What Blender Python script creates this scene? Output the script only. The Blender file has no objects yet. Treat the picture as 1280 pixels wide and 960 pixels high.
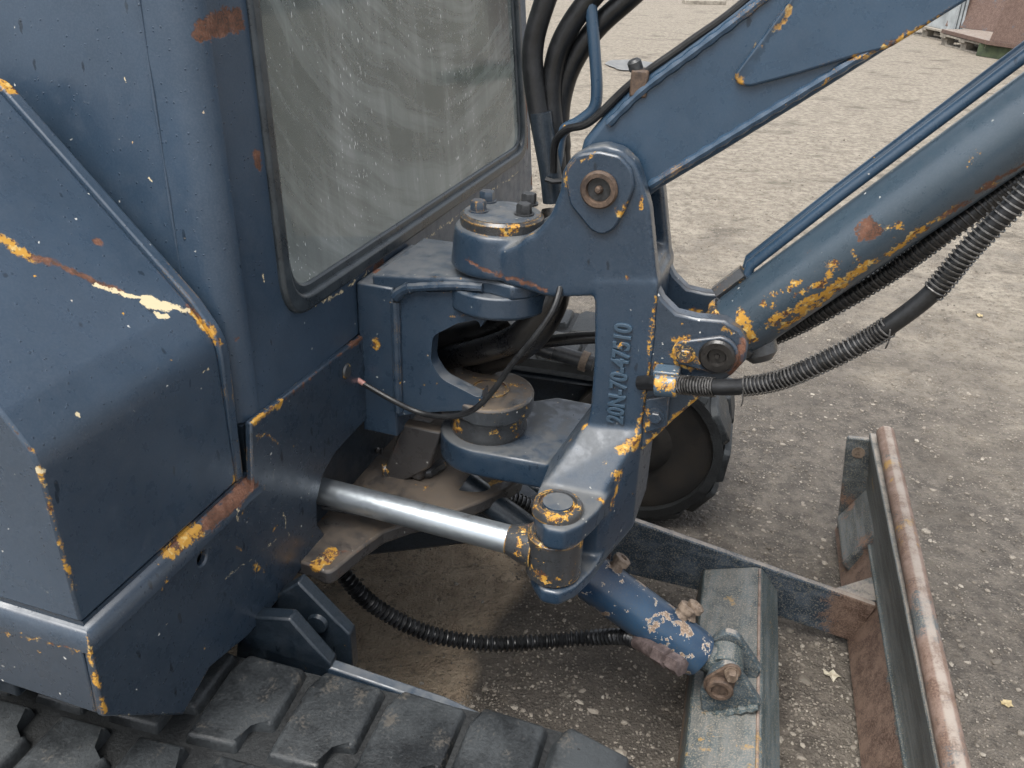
import bpy, bmesh, math, random
import numpy as np
from mathutils import Vector, Matrix, noise as mnoise
random.seed(7); rng = np.random.default_rng(7)
sc = bpy.context.scene
col = sc.collection

# ---------------------------------------------------------------- camera, sky, sun, exposure
cd = bpy.data.cameras.new('camera'); cam = bpy.data.objects.new('camera', cd); col.objects.link(cam)
cd.sensor_width = 36.0; cd.lens = 36.0*1100/1280; cd.clip_start = .02; cd.clip_end = 2000
cam.matrix_world = Matrix.Translation((0, 0, 1.3)) @ Matrix([[0.999425, -0.02999, -0.015814], [-0.0, 0.466445, -0.88455], [0.033904, 0.884041, 0.466177]]).to_4x4()
sc.camera = cam
w = bpy.data.worlds.new('World'); sc.world = w; w.use_nodes = True
wt = w.node_tree; wt.nodes.clear()
SUN_EL, SUN_AZ = math.radians(66), math.radians(220)
sky = wt.nodes.new('ShaderNodeTexSky'); sky.sky_type = 'NISHITA'; sky.sun_disc = False
sky.sun_elevation = SUN_EL; sky.sun_rotation = SUN_AZ; sky.air_density = 1.0; sky.dust_density = 3.0
hs = wt.nodes.new('ShaderNodeHueSaturation'); hs.inputs['Saturation'].default_value = .28   # overcast: the blue is veiled by cloud
bgn = wt.nodes.new('ShaderNodeBackground'); bgn.inputs['Strength'].default_value = .10
wo = wt.nodes.new('ShaderNodeOutputWorld')
wt.links.new(sky.outputs[0], hs.inputs['Color']); wt.links.new(hs.outputs[0], bgn.inputs[0]); wt.links.new(bgn.outputs[0], wo.inputs[0])
sl = bpy.data.lights.new('sun', 'SUN'); sl.energy = 1.5; sl.angle = math.radians(40); sl.color = (1, .97, .92)
so = bpy.data.objects.new('sun', sl); col.objects.link(so)
so.rotation_euler = (math.pi/2-SUN_EL, 0, math.pi-SUN_AZ)
sc.view_settings.view_transform = 'Standard'; sc.view_settings.look = 'None'
sc.view_settings.exposure = 1.52; sc.view_settings.gamma = 1
cy = sc.cycles; cy.max_bounces = 6; cy.diffuse_bounces = 2; cy.glossy_bounces = 3; cy.transmission_bounces = 4; cy.transparent_max_bounces = 8; cy.use_adaptive_sampling = True; cy.adaptive_threshold = .02; cy.caustics_reflective = False; cy.caustics_refractive = False

# ---------------------------------------------------------------- node helpers
class NT:
    def __init__(s, mat): s.t = mat.node_tree; s.L = s.t.links
    def n(s, ty, **kw):
        nd = s.t.nodes.new(ty)
        for k, v in kw.items(): setattr(nd, k, v)
        return nd
    def put(s, sock, v):
        if hasattr(v, 'is_output'): s.L.new(v, sock)
        elif v is not None:
            try: sock.default_value = v
            except (TypeError, ValueError): sock.default_value = (v[0], v[1], v[2], 1.0)
    def m(s, op, *a, clamp=False):
        nd = s.n('ShaderNodeMath', operation=op, use_clamp=clamp)
        for i, x in enumerate(a): s.put(nd.inputs[i], x)
        return nd.outputs[0]
    def vm(s, op, *a):
        nd = s.n('ShaderNodeVectorMath', operation=op)
        for i, x in enumerate(a):
            if op == 'SCALE' and i == 1: s.put(nd.inputs['Scale'], x)
            else: s.put(nd.inputs[i], x)
        return nd.outputs['Value'] if op in ('DOT_PRODUCT', 'LENGTH', 'DISTANCE') else nd.outputs[0]
    def noise(s, vec, scale, detail=3, rough=.55, color=False):
        nd = s.n('ShaderNodeTexNoise'); s.put(nd.inputs['Vector'], vec)
        nd.inputs['Scale'].default_value = scale; nd.inputs['Detail'].default_value = detail; nd.inputs['Roughness'].default_value = rough
        return nd.outputs['Color'] if color else nd.outputs['Fac']
    def vor(s, vec, scale, feature='F1', rnd=1.0):
        nd = s.n('ShaderNodeTexVoronoi', feature=feature); s.put(nd.inputs['Vector'], vec)
        nd.inputs['Scale'].default_value = scale; nd.inputs['Randomness'].default_value = rnd
        return nd
    def ramp(s, x, a, b, c=0., d=1., smooth=True):
        nd = s.n('ShaderNodeMapRange', interpolation_type='SMOOTHSTEP' if smooth else 'LINEAR'); nd.clamp = True
        for i, v in enumerate((x, a, b, c, d)): s.put(nd.inputs[i], v)
        return nd.outputs[0]
    def mix(s, f, a, b):
        nd = s.n('ShaderNodeMix', data_type='RGBA'); s.put(nd.inputs[0], f); s.put(nd.inputs[6], a); s.put(nd.inputs[7], b)
        return nd.outputs[2]
    def mixf(s, f, a, b):
        nd = s.n('ShaderNodeMix', data_type='FLOAT'); s.put(nd.inputs[0], f); s.put(nd.inputs[2], a); s.put(nd.inputs[3], b)
        return nd.outputs[0]
    def pos(s): return s.n('ShaderNodeTexCoord').outputs['Object']
    def bump(s, h, strength, dist):
        nd = s.n('ShaderNodeBump'); nd.inputs['Strength'].default_value = strength; nd.inputs['Distance'].default_value = dist
        s.put(nd.inputs['Height'], h); return nd.outputs[0]
    def bsdf(s, color, rough, metal=0., normal=None, spec=.5, coat=None):
        b = s.n('ShaderNodeBsdfPrincipled'); s.put(b.inputs['Base Color'], color); s.put(b.inputs['Roughness'], rough)
        s.put(b.inputs['Metallic'], metal); b.inputs['Specular IOR Level'].default_value = spec
        if normal is not None: s.put(b.inputs['Normal'], normal)
        if coat is not None: s.put(b.inputs['Coat Weight'], coat); b.inputs['Coat Roughness'].default_value = .28
        return b
    def out(s, sh):
        o = s.n('ShaderNodeOutputMaterial'); s.L.new(sh.outputs[0] if hasattr(sh, 'outputs') else sh, o.inputs[0])
def newmat(name):
    m = bpy.data.materials.new(name); m.use_nodes = True; m.node_tree.nodes.clear(); return m, NT(m)

O = Vector((-.6, 1.28, 0))                                # the excavator's own origin
def _capsule():                                            # distance to a stroke; strokes are chained one after the other
    g = bpy.data.node_groups.new('capsule_distance', 'ShaderNodeTree')
    for nm, ty in (('P', 'NodeSocketVector'), ('A', 'NodeSocketVector'), ('B', 'NodeSocketVector'), ('R', 'NodeSocketFloat'), ('D', 'NodeSocketFloat')):
        g.interface.new_socket(nm, in_out='INPUT', socket_type=ty)
    g.interface.new_socket('D', in_out='OUTPUT', socket_type='NodeSocketFloat'); g.interface.new_socket('P', in_out='OUTPUT', socket_type='NodeSocketVector')
    class M: node_tree = g
    t = NT(M); i = t.n('NodeGroupInput'); o = t.n('NodeGroupOutput')
    ab = t.vm('SUBTRACT', i.outputs[2], i.outputs[1]); pa = t.vm('SUBTRACT', i.outputs[0], i.outputs[1])
    k = t.m('DIVIDE', t.vm('DOT_PRODUCT', pa, ab), t.m('ADD', t.vm('DOT_PRODUCT', ab, ab), 1e-9), clamp=True)
    d = t.vm('LENGTH', t.vm('SUBTRACT', pa, t.vm('SCALE', ab, k)))
    D = t.m('MINIMUM', t.m('SUBTRACT', d, i.outputs[3]), i.outputs[4])
    t.L.new(D, o.inputs[0]); t.L.new(t.vm('ADD', i.outputs[0], t.vm('SCALE', (1e-9, 0, 0), D)), o.inputs[1]); return g
CAPS = _capsule()
def dist(t, P, strokes):
    res = 9.0
    for pts, r in strokes:
        pts = [Vector(p)-O for p in pts]
        if len(pts) == 1: pts = pts*2
        for a, b in zip(pts[:-1], pts[1:]):
            nd = t.n('ShaderNodeGroup', node_tree=CAPS); t.put(nd.inputs[0], P); nd.inputs[1].default_value = a; nd.inputs[2].default_value = b; nd.inputs[3].default_value = r
            t.put(nd.inputs[4], res); res = nd.outputs[0]; P = nd.outputs[1]
    return res

YEL = (.46, .24, .035); CREAM = (.62, .52, .33); RUST = (.12, .048, .026); DRUST = (.045, .026, .018); BLUE = (.025, .048, .078)
def paint(name, base=BLUE, yellow=(), rust=(), cream=(), edge=0., rough=.33, dirt=0., dirtcol=(.13, .105, .08), flakes=0., rustamt=0., drips=.5, specks=.6, wob=.010, wet=(), coat=.45, dent=0., beads=0.):
    base = tuple(x*.84 for x in base)
    mat, t = newmat(name)
    P = t.pos()
    nc = t.noise(P, 55, 3, .6, color=True); nf = t.noise(P, 260, 2, .6, color=True)
    off = t.vm('ADD', t.vm('SCALE', t.vm('SUBTRACT', nc, (.5, .5, .5)), wob*2), t.vm('SCALE', t.vm('SUBTRACT', nf, (.5, .5, .5)), wob*.9))
    Pw = t.vm('ADD', P, off)
    big = t.noise(P, 5.5, 4, .6); mid = t.noise(P, 38, 4, .65); fine = t.noise(P, 420, 2, .6)
    c = t.mix(t.ramp(big, .32, .7), tuple(x*.90 for x in base), tuple(x*1.13+.002 for x in base))
    c = t.mix(t.ramp(mid, .45, .75, 0, .28), c, tuple(x*.9+.022 for x in base))          # dusty film
    c = t.mix(t.ramp(fine, .35, .7, 0, .16), c, (.10, .12, .15))
    rg = t.ramp(mid, .3, .75, rough-.09, rough+.12)
    hgt = t.m('MULTIPLY', big, .2)
    if drips:                                                                            # rain drops run down and left dark
        v = t.vor(t.vm('MULTIPLY', t.vm('ADD', P, t.vm('SCALE', nc, .01)), (75, 75, 24)), 1.0)
        r_ = t.n('ShaderNodeSeparateColor'); t.put(r_.inputs[0], v.outputs['Color'])
        k = t.m('MULTIPLY', t.ramp(v.outputs['Distance'], .10, .24, 1, 0), t.ramp(r_.outputs[0], .955-.09*drips, .965-.09*drips))
        c = t.mix(t.m('MULTIPLY', k, .72), c, tuple(x*.3 for x in base)); rg = t.mixf(k, rg, .12)
    if specks:
        v2 = t.vor(t.vm('ADD', P, t.vm('SCALE', nf, .006)), 150); r2 = t.n('ShaderNodeSeparateColor'); t.put(r2.inputs[0], v2.outputs['Color'])
        k2 = t.m('MULTIPLY', t.ramp(v2.outputs['Distance'], .14, .26, 1, 0), t.ramp(r2.outputs[1], .997-.020*specks, .999-.020*specks))
        c = t.mix(k2, c, t.mix(t.ramp(r2.outputs[2], .72, .78), (.5, .5, .47), YEL))
    if dirt:
        nz = t.n('ShaderNodeNewGeometry'); sp = t.n('ShaderNodeSeparateXYZ'); t.put(sp.inputs[0], nz.outputs['Normal'])
        up = t.m('MULTIPLY', t.ramp(sp.outputs[2], .3, .85), t.ramp(t.m('ADD', t.m('MULTIPLY', big, .6), t.m('MULTIPLY', mid, .5)), .38, .62))
        c = t.mix(t.m('MULTIPLY', up, dirt), c, dirtcol); rg = t.mixf(t.m('MULTIPLY', up, dirt), rg, .7)
    wear = None
    if edge:
        bv = t.n('ShaderNodeBevel', samples=4); bv.inputs['Radius'].default_value = .005
        gn = t.n('ShaderNodeNewGeometry')
        e = t.ramp(t.vm('DOT_PRODUCT', bv.outputs[0], gn.outputs['Normal']), .86, .985, 1, 0)
        wear = t.m('MULTIPLY', e, t.ramp(t.m('ADD', t.noise(P, 17, 3), t.m('MULTIPLY', t.m('SUBTRACT', fine, .5), .5)), .62-.16*edge, .70-.16*edge))
    if flakes:
        f = t.ramp(t.m('ADD', t.noise(Pw, 21, 5, .7), t.m('MULTIPLY', t.m('SUBTRACT', fine, .5), .12)), .72-.16*flakes, .735-.16*flakes)
        wear = f if wear is None else t.m('MAXIMUM', wear, f)
    if yellow:
        d = t.ramp(t.m('ADD', dist(t, Pw, yellow), t.m('MULTIPLY', t.m('SUBTRACT', t.noise(P, 95, 4, .7), .485), .015)), -.0014, .0020, 1, 0)
        wear = d if wear is None else t.m('MAXIMUM', wear, d)
    if wear is not None:
        er = t.noise(P, 85, 3, .7)
        yc = t.mix(t.ramp(er, .50, .60), YEL, t.mix(t.ramp(fine, .4, .6), RUST, DRUST))
        yc = t.mix(t.ramp(t.noise(P, 130, 2), .56, .66), yc, (.55, .38, .13))
        c = t.mix(wear, c, yc); rg = t.mixf(wear, rg, .62); hgt = t.m('SUBTRACT', hgt, t.m('MULTIPLY', wear, .5))
    k = None
    if rustamt: k = t.ramp(t.m('ADD', t.noise(Pw, 13, 5, .7), t.m('MULTIPLY', t.m('SUBTRACT', fine, .5), .2)), .74-.22*rustamt, .80-.22*rustamt)
    if rust:
        d = t.ramp(dist(t, Pw, rust), -.0015, .002, 1, 0); k = d if k is None else t.m('MAXIMUM', k, d)
    if k is not None:
        rc = t.mix(t.ramp(fine, .35, .65), RUST, t.mix(t.ramp(mid, .4, .6), DRUST, (.2, .10, .065)))
        c = t.mix(k, c, rc); rg = t.mixf(k, rg, .75); hgt = t.m('SUBTRACT', hgt, t.m('MULTIPLY', k, .5))
    if cream:
        d = t.ramp(dist(t, Pw, cream), -.0006, .0010, 1, 0); c = t.mix(d, c, CREAM); rg = t.mixf(d, rg, .6); hgt = t.m('SUBTRACT', hgt, t.m('MULTIPLY', d, .4))
    if wet:
        d = t.ramp(dist(t, Pw, wet), -.004, .006, 1, 0); c = t.mix(t.m('MULTIPLY', d, .6), c, tuple(x*.4 for x in base)); rg = t.mixf(d, rg, .15)
    if beads:
        vb = t.vor(t.vm('ADD', P, t.vm('SCALE', nf, .003)), 210); rb = t.n('ShaderNodeSeparateColor'); t.put(rb.inputs[0], vb.outputs['Color'])
        kb = t.m('MULTIPLY', t.ramp(vb.outputs['Distance'], .12, .34, 1, 0), t.ramp(t.m('ADD', rb.outputs[0], t.m('MULTIPLY', mid, .3)), 1.06-.05*beads, 1.09-.05*beads))
        hgt = t.m('ADD', hgt, t.m('MULTIPLY', kb, 1.6)); c = t.mix(t.m('MULTIPLY', kb, .45), c, tuple(x*.5 for x in base)); rg = t.mixf(kb, rg, .1)
    hgt = t.m('ADD', hgt, t.m('MULTIPLY', fine, .06))
    nrm_ = t.bump(hgt, .35, .0012)
    if dent:
        dn = t.n('ShaderNodeBump'); dn.inputs['Strength'].default_value = dent; dn.inputs['Distance'].default_value = .012
        t.put(dn.inputs['Height'], t.m('ADD', t.noise(P, 3.6, 2, .5), t.m('MULTIPLY', t.noise(P, 11, 1, .4), .14))); t.put(dn.inputs['Normal'], nrm_); nrm_ = dn.outputs[0]
    t.out(t.bsdf(c, rg, 0, nrm_, .5, t.m('MULTIPLY', t.ramp(rg, .36, .55, 1, 0), coat)))
    return mat

def plain(name, c0, c1, rough=.5, metal=0., scale=30, fine=300, bump=.3, bd=.001, spec=.5, r1=None):
    mat, t = newmat(name); P = t.pos()
    a = t.noise(P, scale, 5, .65); b = t.noise(P, fine, 2, .6)
    f = t.ramp(t.m('ADD', t.m('MULTIPLY', a, .75), t.m('MULTIPLY', b, .25)), .36, .64)
    t.out(t.bsdf(t.mix(f, c0, c1), t.mixf(f, rough, rough+.15 if r1 is None else r1), metal, t.bump(t.m('ADD', a, b), bump, bd), spec)); return mat

def oldsteel(name, blue=.5, yel=.3, blu=(.028, .062, .095), rustc=((.075, .04, .026), (.19, .115, .08)), grad=None, top=.85):
    mat, t = newmat(name); P = t.pos()
    a = t.noise(P, 7, 5, .7); b = t.noise(P, 26, 5, .7); f = t.noise(P, 330, 3, .7); st = t.noise(t.vm('MULTIPLY', P, (30, 6, 60)), 1, 4, .65)
    r = t.mix(t.ramp(b, .38, .66), rustc[0], rustc[1]); r = t.mix(t.ramp(f, .42, .62, 0, .55), r, (.26, .19, .15))
    bl = t.mix(t.ramp(st, .4, .65), blu, tuple(x*1.3+.045 for x in blu)); bl = t.mix(t.ramp(f, .5, .62, 0, .75), bl, (.22, .20, .16))
    s_ = t.m('ADD', t.m('MULTIPLY', a, .7), t.m('ADD', t.m('MULTIPLY', b, .25), t.m('MULTIPLY', t.m('SUBTRACT', f, .5), .22)))
    if grad:                                               # paint lasted on one side, rust took the other
        sp = t.n('ShaderNodeSeparateXYZ'); t.put(sp.inputs[0], P); s_ = t.m('ADD', s_, t.ramp(sp.outputs[grad[0]], grad[1], grad[2], -grad[3], grad[3]))
    c = t.mix(t.ramp(s_, .33+.36*blue, .40+.36*blue, 0, 1), bl, r) if blue < .99 else bl
    c = t.mix(t.ramp(t.m('ADD', t.noise(P, 11, 5, .75), t.m('MULTIPLY', f, .12)), .80-.25*yel, .86-.25*yel, 0, .8), c, (.30, .18, .045))
    nz = t.n('ShaderNodeNewGeometry'); sz = t.n('ShaderNodeSeparateXYZ'); t.put(sz.inputs[0], nz.outputs['Normal'])
    c = t.mix(t.m('MULTIPLY', t.ramp(sz.outputs[2], .88, .97), t.ramp(t.m('ADD', b, t.m('MULTIPLY', f, .3)), .45, .75, .15*top, top)), c, (.30, .265, .23))   # scuffed, dusty upper edges
    t.out(t.bsdf(c, t.ramp(f, .3, .7, .42, .75), 0, t.bump(t.m('ADD', f, b), .45, .0012), .4)); return mat

# ---------------------------------------------------------------- mesh helpers (coordinates: s forward along the machine, l to its far side, z up)
def link(name, me, mat=None, parent=None, bevel=0., seg=2, smooth=True, ang=35):
    o = bpy.data.objects.new(name, me); col.objects.link(o)
    if parent is not None: o.parent = parent
    if mat is not None and not me.materials: me.materials.append(mat)
    if smooth:
        me.shade_smooth(); me.set_sharp_from_angle(angle=math.radians(ang))
    if bevel:
        b = o.modifiers.new('bevel', 'BEVEL'); b.width = bevel; b.segments = seg; b.limit_method = 'ANGLE'; b.angle_limit = math.radians(40); b.harden_normals = False
    return o
def part(name, bm, mat, parent=None, bevel=0., seg=2, ang=35, local=True, parts_of=True):
    if local: bmesh.ops.translate(bm, verts=bm.verts, vec=-O)
    bmesh.ops.recalc_face_normals(bm, faces=bm.faces)
    me = bpy.data.meshes.new(name); bm.to_mesh(me); bm.free()
    return link(name, me, mat, parent if parent is not None else EX, bevel, seg, ang=ang)
def ax(axis, p, h):
    if axis == 'l': return Vector((p[0], h, p[1]))
    if axis == 's': return Vector((h, p[0], p[1]))
    return Vector((p[0], p[1], h))
def fillet(poly, r, n=5):
    out = []; N = len(poly)
    for i in range(N):
        rr = r[i] if isinstance(r, (list, tuple)) else r
        p = Vector(poly[i]); a = Vector(poly[i-1])-p; b = Vector(poly[(i+1) % N])-p
        if rr <= 0 or a.length < 1e-6 or b.length < 1e-6: out.append(tuple(p)); continue
        an = a.angle(b, math.pi); 
        if an > math.radians(172): out.append(tuple(p)); continue
        d = min(rr/math.tan(an/2), a.length*.48, b.length*.48); p0 = p+a.normalized()*d; p2 = p+b.normalized()*d
        for k in range(n+1):
            u = k/n; out.append(tuple(p0*(1-u)**2+p*2*u*(1-u)+p2*u*u))
    return out
def prism(bm, poly, axis, h0, h1, fn=None):
    v0 = [bm.verts.new(ax(axis, p, h0)) for p in poly]; v1 = [bm.verts.new(ax(axis, p, h1)) for p in poly]
    bm.faces.new(v0); bm.faces.new(list(reversed(v1)))
    for i in range(len(poly)):
        j = (i+1) % len(poly); bm.faces.new((v0[j], v0[i], v1[i], v1[j]))
    if fn:
        for v in v0+v1: v.co = fn(v.co)
    return v0+v1
def holed(bm, outer, inners, axis, h0, h1):
    es = []
    for poly in [outer]+inners:
        vs = [bm.verts.new(ax(axis, p, h0)) for p in poly]
        es += [bm.edges.new((vs[i], vs[(i+1) % len(vs)])) for i in range(len(vs))]
    r = bmesh.ops.triangle_fill(bm, edges=es, use_beauty=True)
    fs = [f for f in r['geom'] if isinstance(f, bmesh.types.BMFace)]
    ex = bmesh.ops.extrude_face_region(bm, geom=fs)
    d = ax(axis, (0, 0), h1-h0)
    bmesh.ops.translate(bm, verts=[v for v in ex['geom'] if isinstance(v, bmesh.types.BMVert)], vec=d)
def box(bm, s0, s1, l0, l1, z0, z1): return prism(bm, [(s0, l0), (s1, l0), (s1, l1), (s0, l1)], 'z', z0, z1)
def frame_of(d):
    d = d.normalized(); a = Vector((0, 0, 1)) if abs(d.z) < .9 else Vector((1, 0, 0))
    x = d.cross(a).normalized(); return x, d.cross(x).normalized()
def spline(pts, n=8):
    P = [Vector(p) for p in pts]
    if len(P) < 3: return P
    P = [P[0]*2-P[1]]+P+[P[-1]*2-P[-2]]; out = []
    for i in range(1, len(P)-2):
        for k in range(n):
            u = k/n; a, b, c, d = P[i-1], P[i], P[i+1], P[i+2]
            out.append(.5*((2*b)+(c-a)*u+(2*a-5*b+4*c-d)*u*u+(3*b-a-3*c+d)*u**3))
    out.append(P[-2]); return out
def resample(P, step):
    L = [0.]
    for a, b in zip(P[:-1], P[1:]): L.append(L[-1]+(b-a).length)
    n = max(2, int(L[-1]/step)); out = []; j = 0
    for i in range(n+1):
        x = L[-1]*i/n
        while j < len(L)-2 and L[j+1] < x: j += 1
        q = (x-L[j])/max(1e-9, L[j+1]-L[j]); out.append(P[j].lerp(P[j+1], min(1, q)))
    return out
def frames(P):
    T = [(P[min(i+1, len(P)-1)]-P[max(i-1, 0)]).normalized() for i in range(len(P))]
    x, y = frame_of(T[0]); F = []
    for i, tt in enumerate(T):
        x = (x-tt*x.dot(tt)).normalized(); F.append((x, tt.cross(x)))
    return F
def tube(bm, P, r, n=14, caps=True):
    P = [Vector(p) for p in P]; F = frames(P); rings = []
    for i, p in enumerate(P):
        rr = r(i/(len(P)-1), i) if callable(r) else r
        rings.append([bm.verts.new(p+(F[i][0]*math.cos(2*math.pi*k/n)+F[i][1]*math.sin(2*math.pi*k/n))*rr) for k in range(n)])
    for a, b in zip(rings[:-1], rings[1:]):
        for k in range(n): bm.faces.new((a[k], a[(k+1) % n], b[(k+1) % n], b[k]))
    if caps: bm.faces.new(list(reversed(rings[0]))); bm.faces.new(rings[-1])
def helix(bm, P, R, wr, pitch, per=12, n=5, jit=.15):
    P = resample([Vector(p) for p in P], pitch/per); F = frames(P); Q = []; ph = 0
    for i, p in enumerate(P):
        ph += 2*math.pi/per*(1+jit*math.sin(i*.021)+jit*.6*math.sin(i*.0531+1)); Q.append(p+(F[i][0]*math.cos(ph)+F[i][1]*math.sin(ph))*R)
    tube(bm, Q, wr, n)
def lathe(bm, c, d, prof, n=32):
    c = Vector(c); d = Vector(d).normalized(); x, y = frame_of(d); rings = []
    for r, h in prof:
        if r < 1e-6: rings.append([bm.verts.new(c+d*h)])
        else: rings.append([bm.verts.new(c+d*h+(x*math.cos(2*math.pi*k/n)+y*math.sin(2*math.pi*k/n))*r) for k in range(n)])
    for a, b in zip(rings[:-1], rings[1:]):
        for k in range(n):
            j = (k+1) % n
            if len(a) == 1 and len(b) == 1: continue
            if len(a) == 1: bm.faces.new((a[0], b[j], b[k]))
            elif len(b) == 1: bm.faces.new((a[k], a[j], b[0]))
            else: bm.faces.new((a[k], a[j], b[j], b[k]))
    if len(rings[0]) > 1: bm.faces.new(list(reversed(rings[0])))
    if len(rings[-1]) > 1: bm.faces.new(rings[-1])
def cyl(bm, c, d, r, h, n=28): lathe(bm, c, d, [(r, 0), (r, h)], n)
def hexbolt(bm, c, d, af=.012, h=.012, wash=.015, rot=0.):
    lathe(bm, c, d, [(wash, 0), (wash, .003)], 18)
    lathe(bm, Vector(c)+Vector(d).normalized()*.003, d, [(af, 0), (af, h*.85), (af*.86, h)], 6)
NB = bmesh.new
DA = math.radians(4.0)
def u2s(p):                                                # undercarriage stands four degrees off the upper body
    return Vector((p[0]*math.cos(DA)-p[1]*math.sin(DA), p[0]*math.sin(DA)+p[1]*math.cos(DA), p[2]))
def toU(bm):
    for v in bm.verts: v.co = u2s(v.co)

# ---------------------------------------------------------------- GROUND
def gh(x, y):
    h = .012*mnoise.noise((x*1.7, y*1.7, 0))+.009*mnoise.noise((x*5, y*5, 3))+.005*mnoise.noise((x*17, y*17, 7))
    d = math.hypot(x, y)
    return (h-.012)*(1 if d < 6 else max(.25, 6/d))
def warp(a, n):
    u = np.linspace(-1, 1, n); return np.sinh(u*a)/np.sinh(a)
gx = warp(7.4, 330)*900+1.0; gy = warp(7.4, 330)*900+2.2
vs = [(x, y, gh(x, y) if abs(x) < 60 and abs(y) < 60 else -.012) for y in gy for x in gx]
n_ = 330
fs = [(j*n_+i, j*n_+i+1, (j+1)*n_+i+1, (j+1)*n_+i) for j in range(n_-1) for i in range(n_-1)]
gm = bpy.data.meshes.new('ground'); gm.from_pydata(vs, [], fs)
mat, t = newmat('gravel_yard'); P = t.pos()
Og = O.copy()
def wdist(strokes):
    return dist(t, t.vm('SUBTRACT', P, tuple(O)), strokes)
big = t.noise(P, .55, 4, .6); md = t.noise(P, 3.2, 5, .65); sm = t.noise(P, 21, 4, .7); fn = t.noise(P, 160, 3, .7)
dry = t.mix(t.ramp(sm, .3, .7), (.17, .145, .115), (.33, .295, .24))
mud = t.mix(t.ramp(sm, .3, .7), (.066, .057, .048), (.150, .130, .108))
sp = t.n('ShaderNodeSeparateXYZ'); t.put(sp.inputs[0], P)
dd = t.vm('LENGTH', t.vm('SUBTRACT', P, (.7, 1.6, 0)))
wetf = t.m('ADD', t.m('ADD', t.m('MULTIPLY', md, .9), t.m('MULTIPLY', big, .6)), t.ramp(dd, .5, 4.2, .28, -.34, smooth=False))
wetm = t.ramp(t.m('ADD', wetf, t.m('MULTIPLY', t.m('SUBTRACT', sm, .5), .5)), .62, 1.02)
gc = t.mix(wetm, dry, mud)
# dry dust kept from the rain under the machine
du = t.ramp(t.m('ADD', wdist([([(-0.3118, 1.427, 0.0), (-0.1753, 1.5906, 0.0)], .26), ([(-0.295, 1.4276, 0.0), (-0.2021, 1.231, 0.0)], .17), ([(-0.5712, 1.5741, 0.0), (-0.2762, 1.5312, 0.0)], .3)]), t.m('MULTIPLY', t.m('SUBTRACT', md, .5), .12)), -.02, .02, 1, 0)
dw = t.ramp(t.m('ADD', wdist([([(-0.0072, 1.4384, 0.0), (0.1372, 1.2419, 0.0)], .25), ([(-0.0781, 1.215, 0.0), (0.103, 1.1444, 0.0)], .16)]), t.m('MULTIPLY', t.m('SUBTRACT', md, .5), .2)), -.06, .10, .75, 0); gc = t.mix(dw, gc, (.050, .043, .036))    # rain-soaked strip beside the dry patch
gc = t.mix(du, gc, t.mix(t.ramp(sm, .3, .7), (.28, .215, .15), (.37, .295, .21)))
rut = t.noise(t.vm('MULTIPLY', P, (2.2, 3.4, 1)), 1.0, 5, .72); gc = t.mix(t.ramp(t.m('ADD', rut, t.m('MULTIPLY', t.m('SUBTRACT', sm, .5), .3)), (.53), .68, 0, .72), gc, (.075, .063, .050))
rut2 = t.noise(t.vm('MULTIPLY', P, (7, 12, 1)), 1.0, 4, .7); gc = t.mix(t.ramp(rut2, .60, .70, 0, .5), gc, (.085, .070, .055))
v1 = t.vor(t.vm('ADD', P, t.vm('SCALE', t.noise(P, 60, 2, .5, color=True), .006)), 135)
r1 = t.n('ShaderNodeSeparateColor'); t.put(r1.inputs[0], v1.outputs['Color'])
peb = t.m('MULTIPLY', t.m('MULTIPLY', t.ramp(v1.outputs['Distance'], .25, .5, 1, 0), t.ramp(r1.outputs[0], .45, .55)), t.ramp(t.m('ADD', t.m('MULTIPLY', sm, .5), t.m('MULTIPLY', rut, .6)), .40, .68, 1, .12))
gc = t.mix(t.m('MULTIPLY', peb, t.mixf(du, .6, .10)), gc, t.mix(r1.outputs[1], (.16, .14, .12), (.42, .385, .33)))
gc = t.mix(t.ramp(fn, .5, .75, 0, .35), gc, (.07, .06, .05))
clod = t.noise(P, 48, 4, .7); gc = t.mix(t.ramp(clod, .30, .48, .55, 0), gc, (.035, .030, .025))  # crevices between clods darkened in the colour, as shade
hh = t.m('ADD', t.m('MULTIPLY', peb, .5), t.m('ADD', t.m('MULTIPLY', fn, .6), t.m('ADD', sm, t.m('MULTIPLY', clod, 1.6))))
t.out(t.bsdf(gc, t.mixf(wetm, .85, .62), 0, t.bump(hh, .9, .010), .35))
g = link('ground', gm, mat); g['kind'] = 'structure'; g['label'] = 'grey brown stony yard ground, damp and dark near the machine'

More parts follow.
